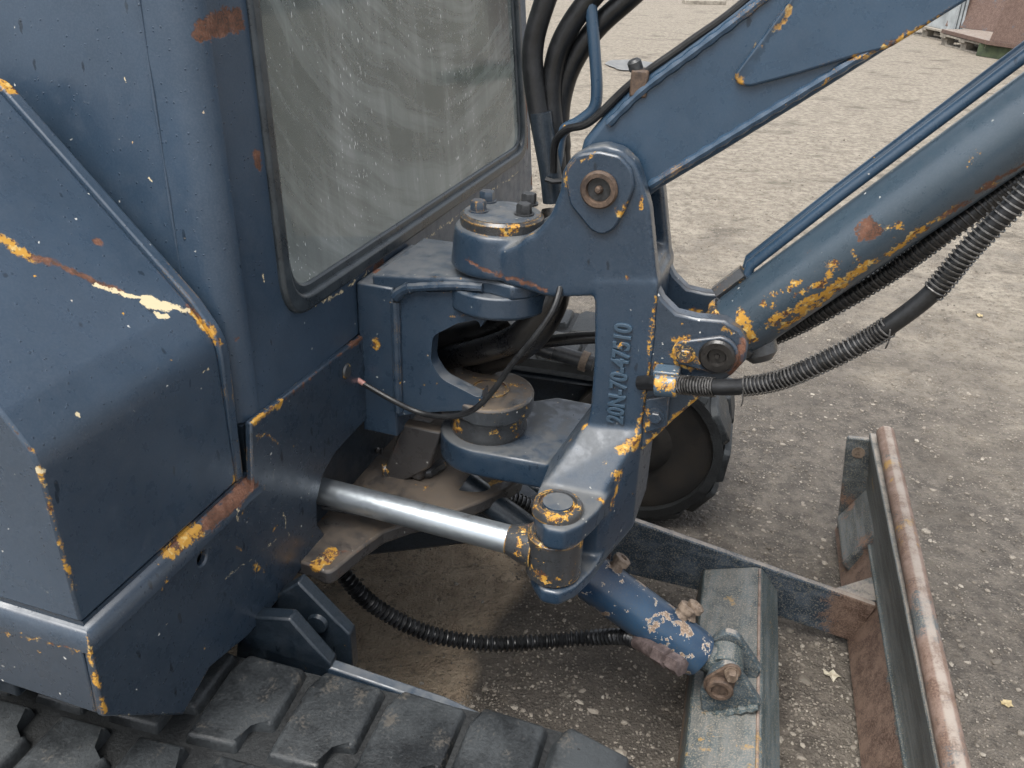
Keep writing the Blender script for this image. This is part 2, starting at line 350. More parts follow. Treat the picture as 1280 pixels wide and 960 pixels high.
# ---------------------------------------------------------------- GRAVEL (stuff)
base = []
for k in range(7):
    b = NB(); bmesh.ops.create_icosphere(b, subdivisions=1, radius=1)
    rs = random.Random(k)
    for v in b.verts: v.co = v.co*rs.uniform(.72, 1.15); v.co.z *= .62; v.co.y *= .8
    b.verts.ensure_lookup_table(); b.faces.ensure_lookup_table()
    base.append((np.array([v.co[:] for v in b.verts]), np.array([[v.index for v in f.verts] for f in b.faces]))); b.free()
def scatter(n):
    V = []; Fc = []; tone = []; k0 = 0; cnt = 0
    while cnt < n:
        d = 0.75*math.exp(rng.uniform(0, 1)*math.log(9.5)); th = math.radians(rng.uniform(38, 125))
        x, y = d*math.cos(th), d*math.sin(th)
        cl = mnoise.noise((x*2.3, y*2.3, 11))+.6*mnoise.noise((x*9, y*9, 5))
        if rng.uniform(-1, .75) > cl+.05: continue
        if math.hypot(x-(-0.1939, 1.4314, 0.0)[0], y-(-0.1939, 1.4314, 0.0)[1]) < .27 and rng.uniform() < .93: continue
        r = min(.0095, .00135*math.exp(abs(rng.normal())*.66)); r *= (1+.10*max(0, d-2))*(rng.uniform(1.4, 2.2) if rng.uniform() < .03 else 1)
        bv, bf = base[cnt % 7]; a = rng.uniform(0, 6.28); ca, sa = math.cos(a), math.sin(a)
        q = bv*r; q = np.stack([q[:, 0]*ca-q[:, 1]*sa+x, q[:, 0]*sa+q[:, 1]*ca+y, q[:, 2]+gh(x, y)-r*.08], 1)
        V.append(q); Fc.append(bf+k0); tone += [rng.uniform()]*len(bv); k0 += len(bv); cnt += 1
    V = np.concatenate(V); Fc = np.concatenate(Fc)
    me = bpy.data.meshes.new('gravel'); me.from_pydata(V.tolist(), [], Fc.tolist())
    at = me.attributes.new('tone', 'FLOAT', 'POINT'); at.data.foreach_set('value', np.array(tone, 'f')); return me
mat, t = newmat('gravel_stone'); A = t.n('ShaderNodeAttribute', attribute_name='tone'); P = t.pos()
tn = A.outputs['Fac']
c = t.mix(t.ramp(tn, 0, .6, smooth=False), (.075, .066, .055), (.24, .215, .18)); c = t.mix(t.ramp(tn, .80, 1.0, smooth=False), c, (.36, .33, .28))
c = t.mix(t.ramp(t.noise(P, 200, 3), .4, .7, 0, .5), c, (.14, .11, .085))
t.out(t.bsdf(c, .7, 0, t.bump(t.noise(P, 500, 2), .3, .001), .4))
gv = link('gravel', scatter(70000), mat, smooth=False); gv['kind'] = 'stuff'; gv['label'] = 'loose pale and dark gravel stones'

# ---------------------------------------------------------------- EXCAVATOR root
AS = math.radians(18.5)
def s2w(p): return Vector((p[0]*math.cos(AS)+p[1]*math.sin(AS), -p[0]*math.sin(AS)+p[1]*math.cos(AS), p[2]))
EX = bpy.data.objects.new('excavator', None); col.objects.link(EX)
EX.location = s2w(O); EX.rotation_euler = (0, 0, -AS)
EX['label'] = 'worn dark blue compact excavator with rubber tracks, swing boom and rusty dozer blade'; EX['category'] = 'excavator'

M_side = paint('cab_paint', coat=.08, specks=.35, rough=.38, base=(.030, .055, .090), rust=[([(-0.6306, 0.857, 1.184), (-0.6309, 0.8856, 1.188), (-0.6311, 0.9182, 1.1904)], .0125), ([(-0.6183, 0.9113, 1.0395), (-0.6171, 0.9103, 1.0255)], .006), ([(-0.6013, 0.8129, 0.8398)], .005), ([(-0.6182, 1.9705, 1.0377), (-0.6107, 1.9708, 0.9494), (-0.6013, 1.969, 0.8398)], .012), ([(-0.5955, 2.0306, 0.7708), (-0.5936, 2.0084, 0.7492)], .014), ([(-0.5986, 1.171, 0.8082), (-0.5989, 1.1943, 0.8109)], .010)],
    cream=[([(-0.704, 0.8193, 1.0226)], .002), ([(-0.7229, 0.8298, 1.1284)], .0015), ([(-0.5976, 0.8266, 0.7962), (-0.5944, 0.8489, 0.7577)], .0005), ([(-0.6061, 0.8878, 0.8958), (-0.6056, 0.886, 0.8901)], .002), ([(-0.6015, 0.9587, 0.8419), (-0.5998, 0.9889, 0.8213), (-0.599, 1.0435, 0.8128), (-0.599, 1.1501, 0.8127)], .0016), ([(-0.5998, 0.9892, 0.8223)], .004), ([(-0.5976, 1.1679, 0.7961), (-0.5977, 1.3214, 0.7974), (-0.5979, 1.5272, 0.7994), (-0.5976, 1.8971, 0.7955)], .0016)], yellow=[([(-0.6094, 0.8191, 0.9352), (-0.6061, 0.8129, 0.896)], .0004)], drips=1.0, dent=.28, beads=.5)
M_hood = paint('hood_paint', base=(.028, .052, .085), edge=.25, drips=.28, wob=.007, dent=.26, beads=.45,
    rust=[([(-0.7156, 0.6538, 0.9809), (-0.7017, 0.6726, 0.9663), (-0.6823, 0.6912, 0.9459), (-0.6683, 0.7074, 0.9312)], .0042), ([(-0.71, 0.733, 0.9749)], .005), ([(-0.634, 0.7695, 0.8951), (-0.6165, 0.781, 0.8734)], .002)],
    cream=[([(-0.6807, 0.689, 0.9442), (-0.6654, 0.7094, 0.9282), (-0.6532, 0.7364, 0.9153), (-0.6314, 0.7653, 0.8922)], .0030), ([(-0.6528, 0.7252, 0.9149), (-0.6438, 0.7437, 0.9054)], .0075), ([(-0.6404, 0.725, 0.9018), (-0.6361, 0.7333, 0.8973)], .004), ([(-0.6119, 0.5685, 0.8674)], .003), ([(-0.6056, 0.7561, 0.8278), (-0.6056, 0.7416, 0.8305)], .001), ([(-0.6058, 0.4974, 0.8476), (-0.6057, 0.5065, 0.8403)], .003)],
    yellow=[([(-0.7381, 0.6378, 1.0045), (-0.7295, 0.6414, 0.9955), (-0.7168, 0.6522, 0.9821)], .0060), ([(-0.8519, 0.785, 1.1181), (-0.8393, 0.785, 1.1157)], .010), ([(-0.6305, 0.7683, 0.8911), (-0.6132, 0.7755, 0.8691), (-0.6059, 0.7768, 0.8515)], .0045), ([(-0.6057, 0.779, 0.8402), (-0.6052, 0.7857, 0.8054), (-0.6047, 0.7841, 0.7679), (-0.6043, 0.7816, 0.7411)], .0014), ([(-0.6035, 0.7717, 0.6794), (-0.6032, 0.7676, 0.6604)], .002), ([(-0.6032, 0.7808, 0.6569)], .004), ([(-0.6344, 0.5045, 0.8974), (-0.6196, 0.5045, 0.8809), (-0.6061, 0.5045, 0.8553)], .0016), ([(-0.6047, 0.5045, 0.8505), (-0.6023, 0.5045, 0.8115), (-0.6036, 0.5045, 0.741), (-0.5984, 0.5045, 0.6635)], .0020)])
M_skirt = paint('skirt_paint', base=(.020, .036, .058), edge=.1, drips=.9, dent=.25, beads=.5,
    yellow=[([(-0.6, 0.6857, 0.6473), (-0.6, 0.6598, 0.652), (-0.6, 0.637, 0.6527)], .0095), ([(-0.596, 0.7314, 0.633), (-0.596, 0.7641, 0.6254)], .003), ([(-0.592, 0.8097, 0.732), (-0.592, 0.8495, 0.7284), (-0.592, 0.8726, 0.7284)], .0036), ([(-0.592, 0.4977, 0.6353), (-0.592, 0.4954, 0.601), (-0.592, 0.4959, 0.5487)], .0026), ([(-0.592, 0.6712, 0.4474), (-0.592, 0.7221, 0.4364)], .002), ([(-0.592, 0.8255, 0.5526)], .0035), ([(-0.592, 0.8128, 0.7091), (-0.592, 0.84, 0.695), (-0.592, 0.8554, 0.6715)], .0009), ([(-0.592, 0.8155, 0.6302)], .002), ([(-0.594, 0.6186, 0.6308), (-0.594, 0.6096, 0.6276)], .003), ([(-0.7129, 0.5, 0.6198), (-0.6483, 0.5, 0.6271), (-0.5994, 0.5, 0.6295)], .0016), ([(-0.592, 0.7729, 0.5294), (-0.592, 0.7923, 0.509)], .0015), ([(-0.592, 0.7479, 0.5721), (-0.592, 0.7428, 0.5823)], .001)],
    rust=[([(-0.602, 0.7946, 0.6448), (-0.602, 0.7504, 0.6428), (-0.602, 0.7019, 0.6448)], .011), ([(-0.592, 1.0696, 0.7264), (-0.592, 1.1393, 0.7267)], .006), ([(-0.59, 0.885, 0.7273), (-0.59, 1.066, 0.7283)], .0020)],
    cream=[([(-0.592, 0.8534, 0.5604), (-0.592, 0.8549, 0.5178)], .0008), ([(-0.592, 0.7152, 0.556), (-0.592, 0.8267, 0.5355)], .0004), ([(-0.59, 0.4923, 0.5438), (-0.59, 0.5943, 0.4378)], .0012), ([(-0.592, 0.755, 0.6363), (-0.592, 0.7523, 0.6134)], .0012)])
M_brk = paint('bracket_paint', base=(.015, .036, .065), edge=.28, specks=1.0, drips=.25, dirt=.7, dirtcol=(.13, .13, .125),
    yellow=[([(-0.4046, 1.11, 0.9172), (-0.3579, 1.11, 0.9212), (-0.3306, 1.11, 0.9294)], .005), ([(-0.204, 1.09, 0.9735), (-0.2067, 1.09, 0.9689)], .006), ([(-0.1916, 1.09, 0.9958), (-0.1949, 1.09, 0.9871)], .004), ([(-0.1901, 1.1, 0.8839)], .0025),
            ([(-0.1523, 1.1, 0.8636), (-0.1499, 1.1, 0.7813), (-0.1486, 1.1, 0.7062), (-0.1551, 1.1, 0.6453)], .0016), ([(-0.2325, 1.1, 0.6417), (-0.225, 1.1, 0.6227)], .006), ([(-0.1737, 1.07, 0.597), (-0.1812, 1.07, 0.5742), (-0.1914, 1.07, 0.5532)], .010), ([(-0.1575, 1.09, 0.6301), (-0.1476, 1.09, 0.6486)], .008), ([(-0.2257, 1.04, 0.6301), (-0.2103, 1.04, 0.627), (-0.1955, 1.04, 0.6318)], .0015), ([(-0.3756, 1.09, 0.5914), (-0.3675, 1.09, 0.5789)], .0015), ([(-0.1957, 1.03, 0.5474), (-0.1702, 1.03, 0.5929)], .005), ([(-0.1726, 1.08, 0.6256), (-0.1624, 1.08, 0.6415)], .006), ([(-0.1974, 1.06, 0.6249), (-0.1896, 1.06, 0.6158)], .004), ([(-0.142, 1.06, 0.6511), (-0.1593, 1.06, 0.593), (-0.1835, 1.06, 0.5302)], .0035), ([(-0.2803, 1.1, 0.6172), (-0.218, 1.1, 0.6104)], .0006), ([(-0.1888, 1.08, 0.6081), (-0.1699, 1.08, 0.6098)], .0012), ([(-0.2851, 1.098, 1.0118), (-0.2818, 1.098, 0.9933)], .003), ([(-0.1794, 1.098, 1.0014), (-0.1832, 1.098, 0.9781)], .002), ([(-0.2105, 1.093, 0.9462), (-0.2289, 1.093, 0.9361), (-0.2442, 1.093, 0.9395)], .0010), ([(-0.2656, 1.095, 1.0331), (-0.2457, 1.095, 1.0453)], .0006)],
    rust=[([(-0.4217, 1.1, 0.8747), (-0.4, 1.1, 0.866), (-0.3051, 1.1, 0.8486)], .003), ([(-0.2255, 1.1, 0.6295), (-0.2211, 1.1, 0.6194)], .003), ([(-0.2665, 1.08, 0.6288)], .004)])
M_boom = paint('boom_paint', base=(.023, .058, .104), edge=.22, specks=.8, drips=.3,
    yellow=[([(0.039, 1.129, 1.1766), (0.0595, 1.129, 1.1815), (0.0744, 1.129, 1.191), (0.0997, 1.129, 1.2077), (0.1207, 1.129, 1.2221)], .0026), ([(-0.0901, 1.129, 1.1428), (-0.0836, 1.129, 1.1369)], .004), ([(-0.0435, 1.129, 1.2205), (-0.0521, 1.129, 1.203)], .0036), ([(0.0046, 1.133, 1.1364), (0.0144, 1.133, 1.1462)], .003), ([(-0.0253, 1.133, 1.1146)], .002), ([(-0.0685, 1.13, 1.1818)], .003)],
    wet=[([(-0.0409, 1.129, 1.2307), (-0.0609, 1.129, 1.1912), (-0.0882, 1.129, 1.142)], .004)])
M_cyl = paint('boom_cylinder_paint', base=(.036, .060, .083), edge=.25, specks=.7, drips=0, wob=.016,
    yellow=[([(-0.0023, 1.12, 0.8406), (0.042, 1.12, 0.8764), (0.0826, 1.12, 0.9176), (0.1225, 1.12, 0.9508), (0.1506, 1.12, 0.9871)], .0055), ([(0.1581, 1.12, 0.993), (0.2005, 1.12, 1.0321), (0.246, 1.12, 1.0787)], .005), ([(-0.0168, 1.115, 0.8686), (0.0139, 1.115, 0.8958), (0.0268, 1.115, 0.9065)], .004), ([(0.0429, 1.112, 0.925), (0.0682, 1.112, 0.9424)], .004), ([(0.1137, 1.112, 0.9894), (0.129, 1.112, 1.0013), (0.1275, 1.112, 0.9883)], .003), ([(0.1894, 1.112, 1.0877), (0.1807, 1.112, 1.0796)], .0025), ([(0.1182, 1.112, 1.0096), (0.1288, 1.112, 1.0139)], .0014), ([(-0.046, 1.115, 0.8582), (-0.0324, 1.115, 0.8375), (-0.0188, 1.115, 0.8166)], .008), ([(-0.0136, 1.113, 0.8811), (-0.001, 1.113, 0.8664)], .004), ([(0.0305, 1.112, 0.8864), (0.055, 1.112, 0.912), (0.0662, 1.112, 0.9285)], .0045), ([(0.0777, 1.112, 0.9511), (0.087, 1.112, 0.9421)], .003), ([(-0.0348, 1.115, 0.8859), (-0.0266, 1.115, 0.8982)], .004), ([(0.1268, 1.112, 0.9713), (0.1318, 1.112, 0.9809)], .003), ([(0.014, 1.125, 0.8333), (0.0855, 1.125, 0.9034)], .007)],
    rust=[([(0.086, 1.112, 0.9827), (0.0971, 1.112, 0.9822)], .012), ([(0.0523, 1.115, 0.9752), (0.0864, 1.115, 1.0116)], .004), ([(0.1725, 1.125, 1.0081), (0.2447, 1.125, 1.0864)], .005), ([(0.1678, 1.112, 1.1076)], .004), ([(0.0208, 1.118, 0.9388), (0.0288, 1.118, 0.9484)], .003)])
M_lug = paint('lug_paint', base=(.020, .037, .060), edge=.5, specks=1, drips=0, dirt=.3,
    yellow=[([(-0.1194, 1.098, 0.8058), (-0.1216, 1.098, 0.7874), (-0.1083, 1.098, 0.768), (-0.0843, 1.098, 0.7678)], .0045), ([(-0.1158, 1.098, 0.8029), (-0.1005, 1.098, 0.8104)], .004), ([(-0.089, 1.098, 0.7875), (-0.0837, 1.098, 0.78)], .004), ([(-0.056, 1.1, 0.8315), (-0.0452, 1.1, 0.8288)], .003), ([(-0.1383, 1.1, 0.7564), (-0.1215, 1.1, 0.7559)], .006), ([(-0.1315, 1.19, 0.811), (-0.1031, 1.19, 0.8133)], .009), ([(-0.1497, 1.19, 0.818), (-0.1376, 1.19, 0.8137)], .004), ([(-0.0706, 1.1, 0.7286), (-0.1064, 1.1, 0.6761), (-0.1413, 1.1, 0.6253)], .0068), ([(-0.1419, 1.098, 0.6892), (-0.1407, 1.098, 0.6564)], .005)],
    rust=[([(-0.0277, 1.1, 0.8156), (-0.0369, 1.1, 0.7723)], .006)])
M_mount = paint('mount_paint', base=(.022, .043, .072), edge=.12, specks=.6, drips=.9, dirt=.55, dirtcol=(.17, .17, .165),
    yellow=[([(-0.57, 1.095, 0.7261), (-0.57, 1.1048, 0.7124)], .005), ([(-0.3932, 1.108, 0.8045), (-0.3918, 1.108, 0.7947)], .004), ([(-0.5113, 1.105, 0.8141)], .004), ([(-0.4517, 1.108, 0.7807), (-0.3955, 1.108, 0.7941)], .0006)], rust=[([(-0.59, 1.1544, 0.8191), (-0.59, 1.1696, 0.8007)], .007)])
M_clamp = paint('clamp_paint', base=(.06, .10, .14), edge=.6, flakes=.75, specks=1, drips=0)
M_pivot = paint('pivot_paint', base=(.040, .045, .050), edge=.8, flakes=.7, specks=1, drips=0, dirt=1.0, dirtcol=(.115, .090, .067), rustamt=.4)
M_ycap = paint('pin_cap_paint', base=(.035, .036, .037), edge=.9, flakes=1.02, specks=0, drips=0, rustamt=.35)
M_brown = paint('floor_plate_paint', base=(.055, .050, .047), edge=.35, flakes=.15, specks=.6, drips=0, dirt=1.0, dirtcol=(.10, .080, .062), rustamt=.5,
    yellow=[([(-0.5669, 0.8827, 0.455), (-0.5592, 0.8973, 0.455), (-0.5617, 0.9163, 0.455)], .010), ([(-0.5671, 0.8904, 0.44), (-0.5504, 0.8891, 0.44)], .008), ([(-0.4143, 1.1587, 0.455), (-0.3828, 1.1915, 0.455), (-0.3589, 1.2061, 0.455)], .006), ([(-0.5252, 0.9916, 0.45), (-0.5298, 0.9599, 0.45)], .003)])
M_dark = paint('underframe_paint', base=(.005, .012, .020), edge=.05, specks=.4, drips=.2, rough=.42)
M_arm = oldsteel('blade_arm_steel', .62, .22, (.014, .030, .048), rustc=((.060, .034, .024), (.15, .10, .075)), grad=(0, .55, .95, .22))
M_cross = oldsteel('blade_beam_steel', .60, .48, (.032, .050, .056), rustc=((.060, .036, .024), (.16, .11, .075)), grad=(2, .145, .03, .30), top=.28)
M_blade = oldsteel('blade_steel', .30, .35, (.058, .068, .070), rustc=((.055, .032, .024), (.15, .10, .075)), grad=(2, .150, .06, .40))
M_clev = oldsteel('clevis_steel', .75, .2, (.026, .044, .056))
M_end = oldsteel('blade_end_steel', .55, .12, (.05, .06, .065))
M_tube = oldsteel('blade_tube_steel', .12, .62, (.05, .062, .068), rustc=((.105, .062, .044), (.21, .150, .125)))
M_rub = plain('track_rubber', (.007, .008, .009), (.036, .041, .044), .42, scale=9, fine=220, bump=.5, bd=.002, r1=.75)
M_band = plain('track_carcass', (.004, .0045, .005), (.016, .018, .019), .5, scale=9, fine=220, bump=.5, bd=.002)
mat, t = newmat('lug_rubber'); P = t.pos(); oi = t.n('ShaderNodeObjectInfo'); Q = t.vm('ADD', P, t.vm('SCALE', oi.outputs['Location'], 3.0))
a_ = t.noise(Q, 9, 5, .65); f_ = t.noise(Q, 240, 3, .65); m_ = t.noise(Q, 22, 4, .7)
c = t.mix(t.ramp(t.m('ADD', t.m('MULTIPLY', a_, .7), t.m('MULTIPLY', f_, .3)), .36, .64), (.007, .008, .009), (.033, .038, .041))
c = t.mix(t.ramp(t.m('ADD', m_, t.m('MULTIPLY', t.m('SUBTRACT', f_, .5), .5)), .56, .72, 0, .6), c, (.085, .074, .060))
c = t.mix(t.ramp(t.noise(Q, 70, 4, .7), .66, .70), c, (.004, .004, .004))
t.out(t.bsdf(c, t.ramp(a_, .35, .65, .38, .7), 0, t.bump(t.m('ADD', m_, t.m('MULTIPLY', f_, .5)), .6, .0025))); M_lugr = mat
M_dust = plain('dusty_wheel', (.004, .0035, .003), (.017, .0135, .010), .8, scale=14)
M_hose = plain('hose_rubber', (.006, .0065, .007), (.015, .016, .018), .30, scale=25)
M_ohose = plain('oily_hose', (.006, .006, .007), (.022, .020, .018), .25, scale=16)
M_wire = plain('spring_wire', (.045, .043, .04), (.19, .185, .18), .35, metal=.6, scale=60)
M_bwire = plain('black_spring_wire', (.010, .010, .010), (.06, .055, .05), .4, metal=.3, scale=60)
M_zinc = plain('zinc_fitting', (.20, .21, .22), (.42, .43, .44), .35, metal=.8, scale=40)
M_rustb = plain('rusty_bolt', (.10, .07, .05), (.26, .20, .15), .6, metal=.2, scale=60)
M_drust = plain('dark_rusty_pin', (.040, .028, .022), (.13, .088, .062), .6, metal=.2, scale=50)
M_blackb = plain('black_bolt', (.014, .015, .016), (.045, .047, .05), .38, scale=60)
M_int = plain('cab_lining', (.030, .034, .033), (.060, .066, .062), .8, scale=8)
M_seat = plain('seat_vinyl', (.014, .014, .015), (.03, .03, .032), .5)
M_seal = plain('window_rubber', (.014, .019, .024), (.036, .045, .052), .26, scale=20)
M_black = plain('cable_black', (.006, .006, .007), (.014, .015, .016), .35)
M_pink = plain('cable_pink', (.42, .20, .17), (.55, .30, .26), .5)
M_purple = plain('old_fitting', (.060, .045, .043), (.15, .115, .11), .5, metal=.3, scale=60)

# dozer cylinder: bright blue flaking to tan primer
mat, t = newmat('dozer_cylinder_paint'); P = t.pos()
n1 = t.noise(P, 36, 5, .68); n2 = t.noise(P, 300, 2); n3 = t.noise(P, 7, 3)
sh = t.m('ADD', n1, t.m('MULTIPLY', t.m('SUBTRACT', n2, .5), .05))
c = t.mix(t.ramp(n3, .35, .65), (.012, .030, .062), (.026, .062, .112)); c = t.mix(t.ramp(n2, .45, .7, 0, .35), c, (.06, .065, .07))
rim = t.ramp(sh, .575, .585); core = t.ramp(sh, .588, .600)
c = t.mix(rim, c, (.46, .42, .36)); c = t.mix(core, c, t.mix(t.ramp(n2, .4, .6), (.17, .12, .085), (.30, .22, .16)))
t.out(t.bsdf(c, t.mixf(rim, .33, .7), 0, t.bump(t.m('SUBTRACT', t.m('MULTIPLY', n2, .1), rim), .5, .0012))); M_doz = mat
# chrome rod with drops
mat, t = newmat('chrome_rod'); P = t.pos()
f = t.noise(P, 150, 3, .6); v = t.vor(P, 150)
d = t.m('MULTIPLY', t.ramp(v.outputs['Distance'], .2, .45, 1, 0), t.ramp(t.noise(P, 14, 3), .45, .6))
t.out(t.bsdf(t.mix(t.ramp(t.noise(P, 20, 5, .7), .55, .72), (.42, .46, .49), (.20, .20, .20)), t.ramp(f, .3, .7, .30, .42), .85, t.bump(d, .12, .0008))); M_chrome = mat

# dirty wet window glass
mat, t = newmat('cab_glass'); P = t.pos()
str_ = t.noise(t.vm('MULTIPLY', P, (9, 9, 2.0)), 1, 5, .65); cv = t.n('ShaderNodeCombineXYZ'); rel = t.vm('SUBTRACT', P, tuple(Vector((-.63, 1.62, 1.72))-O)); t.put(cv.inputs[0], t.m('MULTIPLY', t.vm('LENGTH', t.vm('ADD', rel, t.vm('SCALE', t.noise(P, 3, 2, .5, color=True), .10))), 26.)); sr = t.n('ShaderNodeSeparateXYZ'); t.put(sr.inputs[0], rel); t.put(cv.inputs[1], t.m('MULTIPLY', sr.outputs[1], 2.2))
refl_arcs = t.noise(cv.outputs[0], 1, 4, .6)  # curved pale reflections painted into the film as rings
film = t.m('ADD', t.ramp(str_, .25, .8, .46, .60), t.ramp(refl_arcs, .40, .64, -.12, .17))
run = t.noise(t.vm('MULTIPLY', P, (40, 40, 3)), 1, 4, .6); film = t.m('ADD', film, t.ramp(run, .5, .75, 0, .14))
film = t.m('ADD', film, t.ramp(t.noise(P, 320, 2), .55, .8, 0, .10))
sx = t.n('ShaderNodeSeparateXYZ'); t.put(sx.inputs[0], P)
film = t.m('ADD', film, t.ramp(t.m('ADD', sx.outputs[2], t.m('MULTIPLY', refl_arcs, .2)), .93, 1.13, .16, 0))     # film gets denser towards the lower edge
Pd = t.vm('ADD', P, t.vm('SCALE', t.noise(P, 110, 2, .5, color=True), .006))
dr = None
for sc_, el, th in ((240, 70, .87), (420, 190, .90)):
    v = t.vor(t.vm('MULTIPLY', Pd, (sc_, sc_, el)), 1.0); rs = t.n('ShaderNodeSeparateColor'); t.put(rs.inputs[0], v.outputs['Color'])
    dm = t.ramp(t.noise(P, 5, 3), .40, .62)
    k = t.m('MULTIPLY', t.ramp(v.outputs['Distance'], .10, .34, 1, 0), t.ramp(t.m('ADD', rs.outputs[0], t.m('MULTIPLY', dm, .16)), th+.12, th+.2))
    dr = k if dr is None else t.m('MAXIMUM', dr, k)
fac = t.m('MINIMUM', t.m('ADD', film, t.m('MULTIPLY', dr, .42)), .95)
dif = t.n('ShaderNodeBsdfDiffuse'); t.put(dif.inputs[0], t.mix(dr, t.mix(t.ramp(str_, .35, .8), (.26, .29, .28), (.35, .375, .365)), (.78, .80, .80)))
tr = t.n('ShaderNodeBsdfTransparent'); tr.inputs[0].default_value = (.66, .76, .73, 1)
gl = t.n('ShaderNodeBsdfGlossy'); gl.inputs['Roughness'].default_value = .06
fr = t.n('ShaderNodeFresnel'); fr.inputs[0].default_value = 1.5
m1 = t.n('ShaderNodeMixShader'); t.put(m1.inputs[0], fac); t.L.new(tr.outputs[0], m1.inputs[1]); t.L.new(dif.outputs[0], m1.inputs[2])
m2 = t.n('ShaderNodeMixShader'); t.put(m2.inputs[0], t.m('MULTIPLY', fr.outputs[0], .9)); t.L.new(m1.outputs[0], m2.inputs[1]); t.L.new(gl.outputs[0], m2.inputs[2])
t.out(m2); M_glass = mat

# ---------------------------------------------------------------- CAB
def lean(c):                                               # the cab walls lean in a little towards the roof
    h = max(0, c.z-.83); k = max(0, min(1, (c.y-.8)/1.15))
    return Vector((c.x-.085*h, c.y+.10*h*(1-k)-.05*h*k, c.z))
def leanbm(bm):
    for v in bm.verts: v.co = lean(v.co)
WIN = [(.908, .822), (1.945, .822), (1.945, 1.95), (.908, 1.95)]
def inset(p, d): return [(p[0][0]+d, p[0][1]+d), (p[1][0]-d, p[1][1]+d), (p[2][0]-d, p[2][1]-d), (p[3][0]+d, p[3][1]-d)]
b = NB(); holed(b, [(.832, .727), (2.01, .727), (2.01, 2.1), (.832, 2.1)], [fillet(inset(WIN, .012), .05, 6)], 's', -.612, -.600)
bmesh.ops.subdivide_edges(b, edges=[e for e in b.edges if abs(e.verts[0].co.z-e.verts[1].co.z) > .5], cuts=1)
leanbm(b); CAB = part('cab', b, M_side)
def sheet(bm, path, th, z0, z1, nz=1):
    n = len(path); pts = [Vector(p) for p in path]; nor = []
    for i in range(n):
        d = (pts[min(i+1, n-1)]-pts[max(i-1, 0)]).normalized(); nor.append(Vector((-d.y, d.x)))
    poly = [tuple(p) for p in pts]+[tuple(pts[i]+nor[i]*th) for i in range(n-1, -1, -1)]
    zs = [z0+(z1-z0)*k/nz for k in range(nz+1)]
    rings = [[bm.verts.new((p[0], p[1], z)) for p in poly] for z in zs]
    for a, c_ in zip(rings[:-1], rings[1:]):
        for i in range(len(poly)): bm.faces.new((a[i], a[(i+1) % len(poly)], c_[(i+1) % len(poly)], c_[i]))
    for r_ in (rings[0], rings[-1]):
        for i in range(n-1): bm.faces.new((r_[i], r_[i+1], r_[2*n-2-i], r_[2*n-1-i]))
cr = .034
arc = [(-.600-cr+cr*math.sin(a), .798+cr-cr*math.cos(a)) for a in np.linspace(0, math.pi/2, 9)]
b = NB(); sheet(b, [(-.662, .798), (-.64, .798)]+arc+[(-.600, .8325)], .010, .727, 2.1, 12); leanbm(b)
part('corner_panel', b, M_side, CAB)
b = NB(); sheet(b, [(-1.75, .8015), (-.660, .8015)], .010, .60, 2.1, 12); leanbm(b); part('side_panel', b, M_side, CAB)
b = NB(); tube(b, [lean(Vector((-.6605, .7985, z))) for z in np.linspace(.64, 2.08, 40)], lambda u, i: .0022+.0009*math.sin(i*2.1), 8); part('weld_bead', b, M_side, CAB)
# window frame, seal and pane
b = NB(); holed(b, fillet(WIN, .062, 8), [fillet(inset(WIN, .022), .05, 8)], 's', -.607, -.593); leanbm(b); part('window_seal', b, M_seal, CAB, bevel=.005, seg=3)
b = NB(); holed(b, fillet(inset(WIN, .018), .05, 8), [fillet(inset(WIN, .033), .045, 8)], 's', -.609, -.601); leanbm(b); part('window_frame', b, M_seal, CAB, bevel=.003)
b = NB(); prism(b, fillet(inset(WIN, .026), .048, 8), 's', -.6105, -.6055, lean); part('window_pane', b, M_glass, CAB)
# far wall with a small opening for the added pale pane and a door window, rear wall with a window
b = NB(); holed(b, [(-1.75, .6), (-.613, .6), (-.613, 2.1), (-1.75, 2.1)], [fillet([(-.80, 1.04), (-.69, 1.04), (-.69, 1.9), (-.80, 1.9)], .02), fillet([(-1.62, 1.30), (-.95, 1.30), (-.95, 1.9), (-1.62, 1.9)], .04)], 'l', 2.0, 2.012); leanbm(b); part('door', b, M_int, CAB)
mat, t = newmat('pale_patch_translucent'); tl = t.n('ShaderNodeBsdfTranslucent'); tl.inputs[0].default_value = (.75, .82, .76, 1); d_ = t.n('ShaderNodeBsdfDiffuse'); d_.inputs[0].default_value = (.7, .75, .7, 1)
mx = t.n('ShaderNodeMixShader'); mx.inputs[0].default_value = .4; t.L.new(tl.outputs[0], mx.inputs[1]); t.L.new(d_.outputs[0], mx.inputs[2]); t.out(mx)
b = NB(); prism(b, [(-.80, 1.04), (-.69, 1.04), (-.69, 1.9), (-.80, 1.9)], 'l', 2.003, 2.007); leanbm(b); part('pale_patch_pane', b, mat, CAB)  # pale translucent pane, added to make a bright patch behind the glass
b = NB(); holed(b, [(.815, .6), (1.99, .6), (1.99, 2.1), (.815, 2.1)], [fillet([(1.0, 1.25), (1.85, 1.25), (1.85, 1.9), (1.0, 1.9)], .05)], 's', -1.762, -1.752); part('rear_panel', b, M_int, CAB)
b = NB(); box(b, -1.79, -.68, .90, 1.96, 2.103, 2.15); part('roof', b, M_side, CAB, bevel=.03, seg=4)
b = NB(); box(b, -1.745, -.617, .82, 1.99, .70, .726); part('cab_floor', b, M_int, CAB)
b = NB(); prism(b, fillet([(-1.5, .74), (-1.05, .74), (-.98, .86), (-1.02, .98), (-1.4, .96), (-1.48, 1.42), (-1.62, 1.42), (-1.6, .9)], .05), 'l', 1.2, 1.66); part('seat', b, M_seat, CAB, bevel=.03, seg=3)
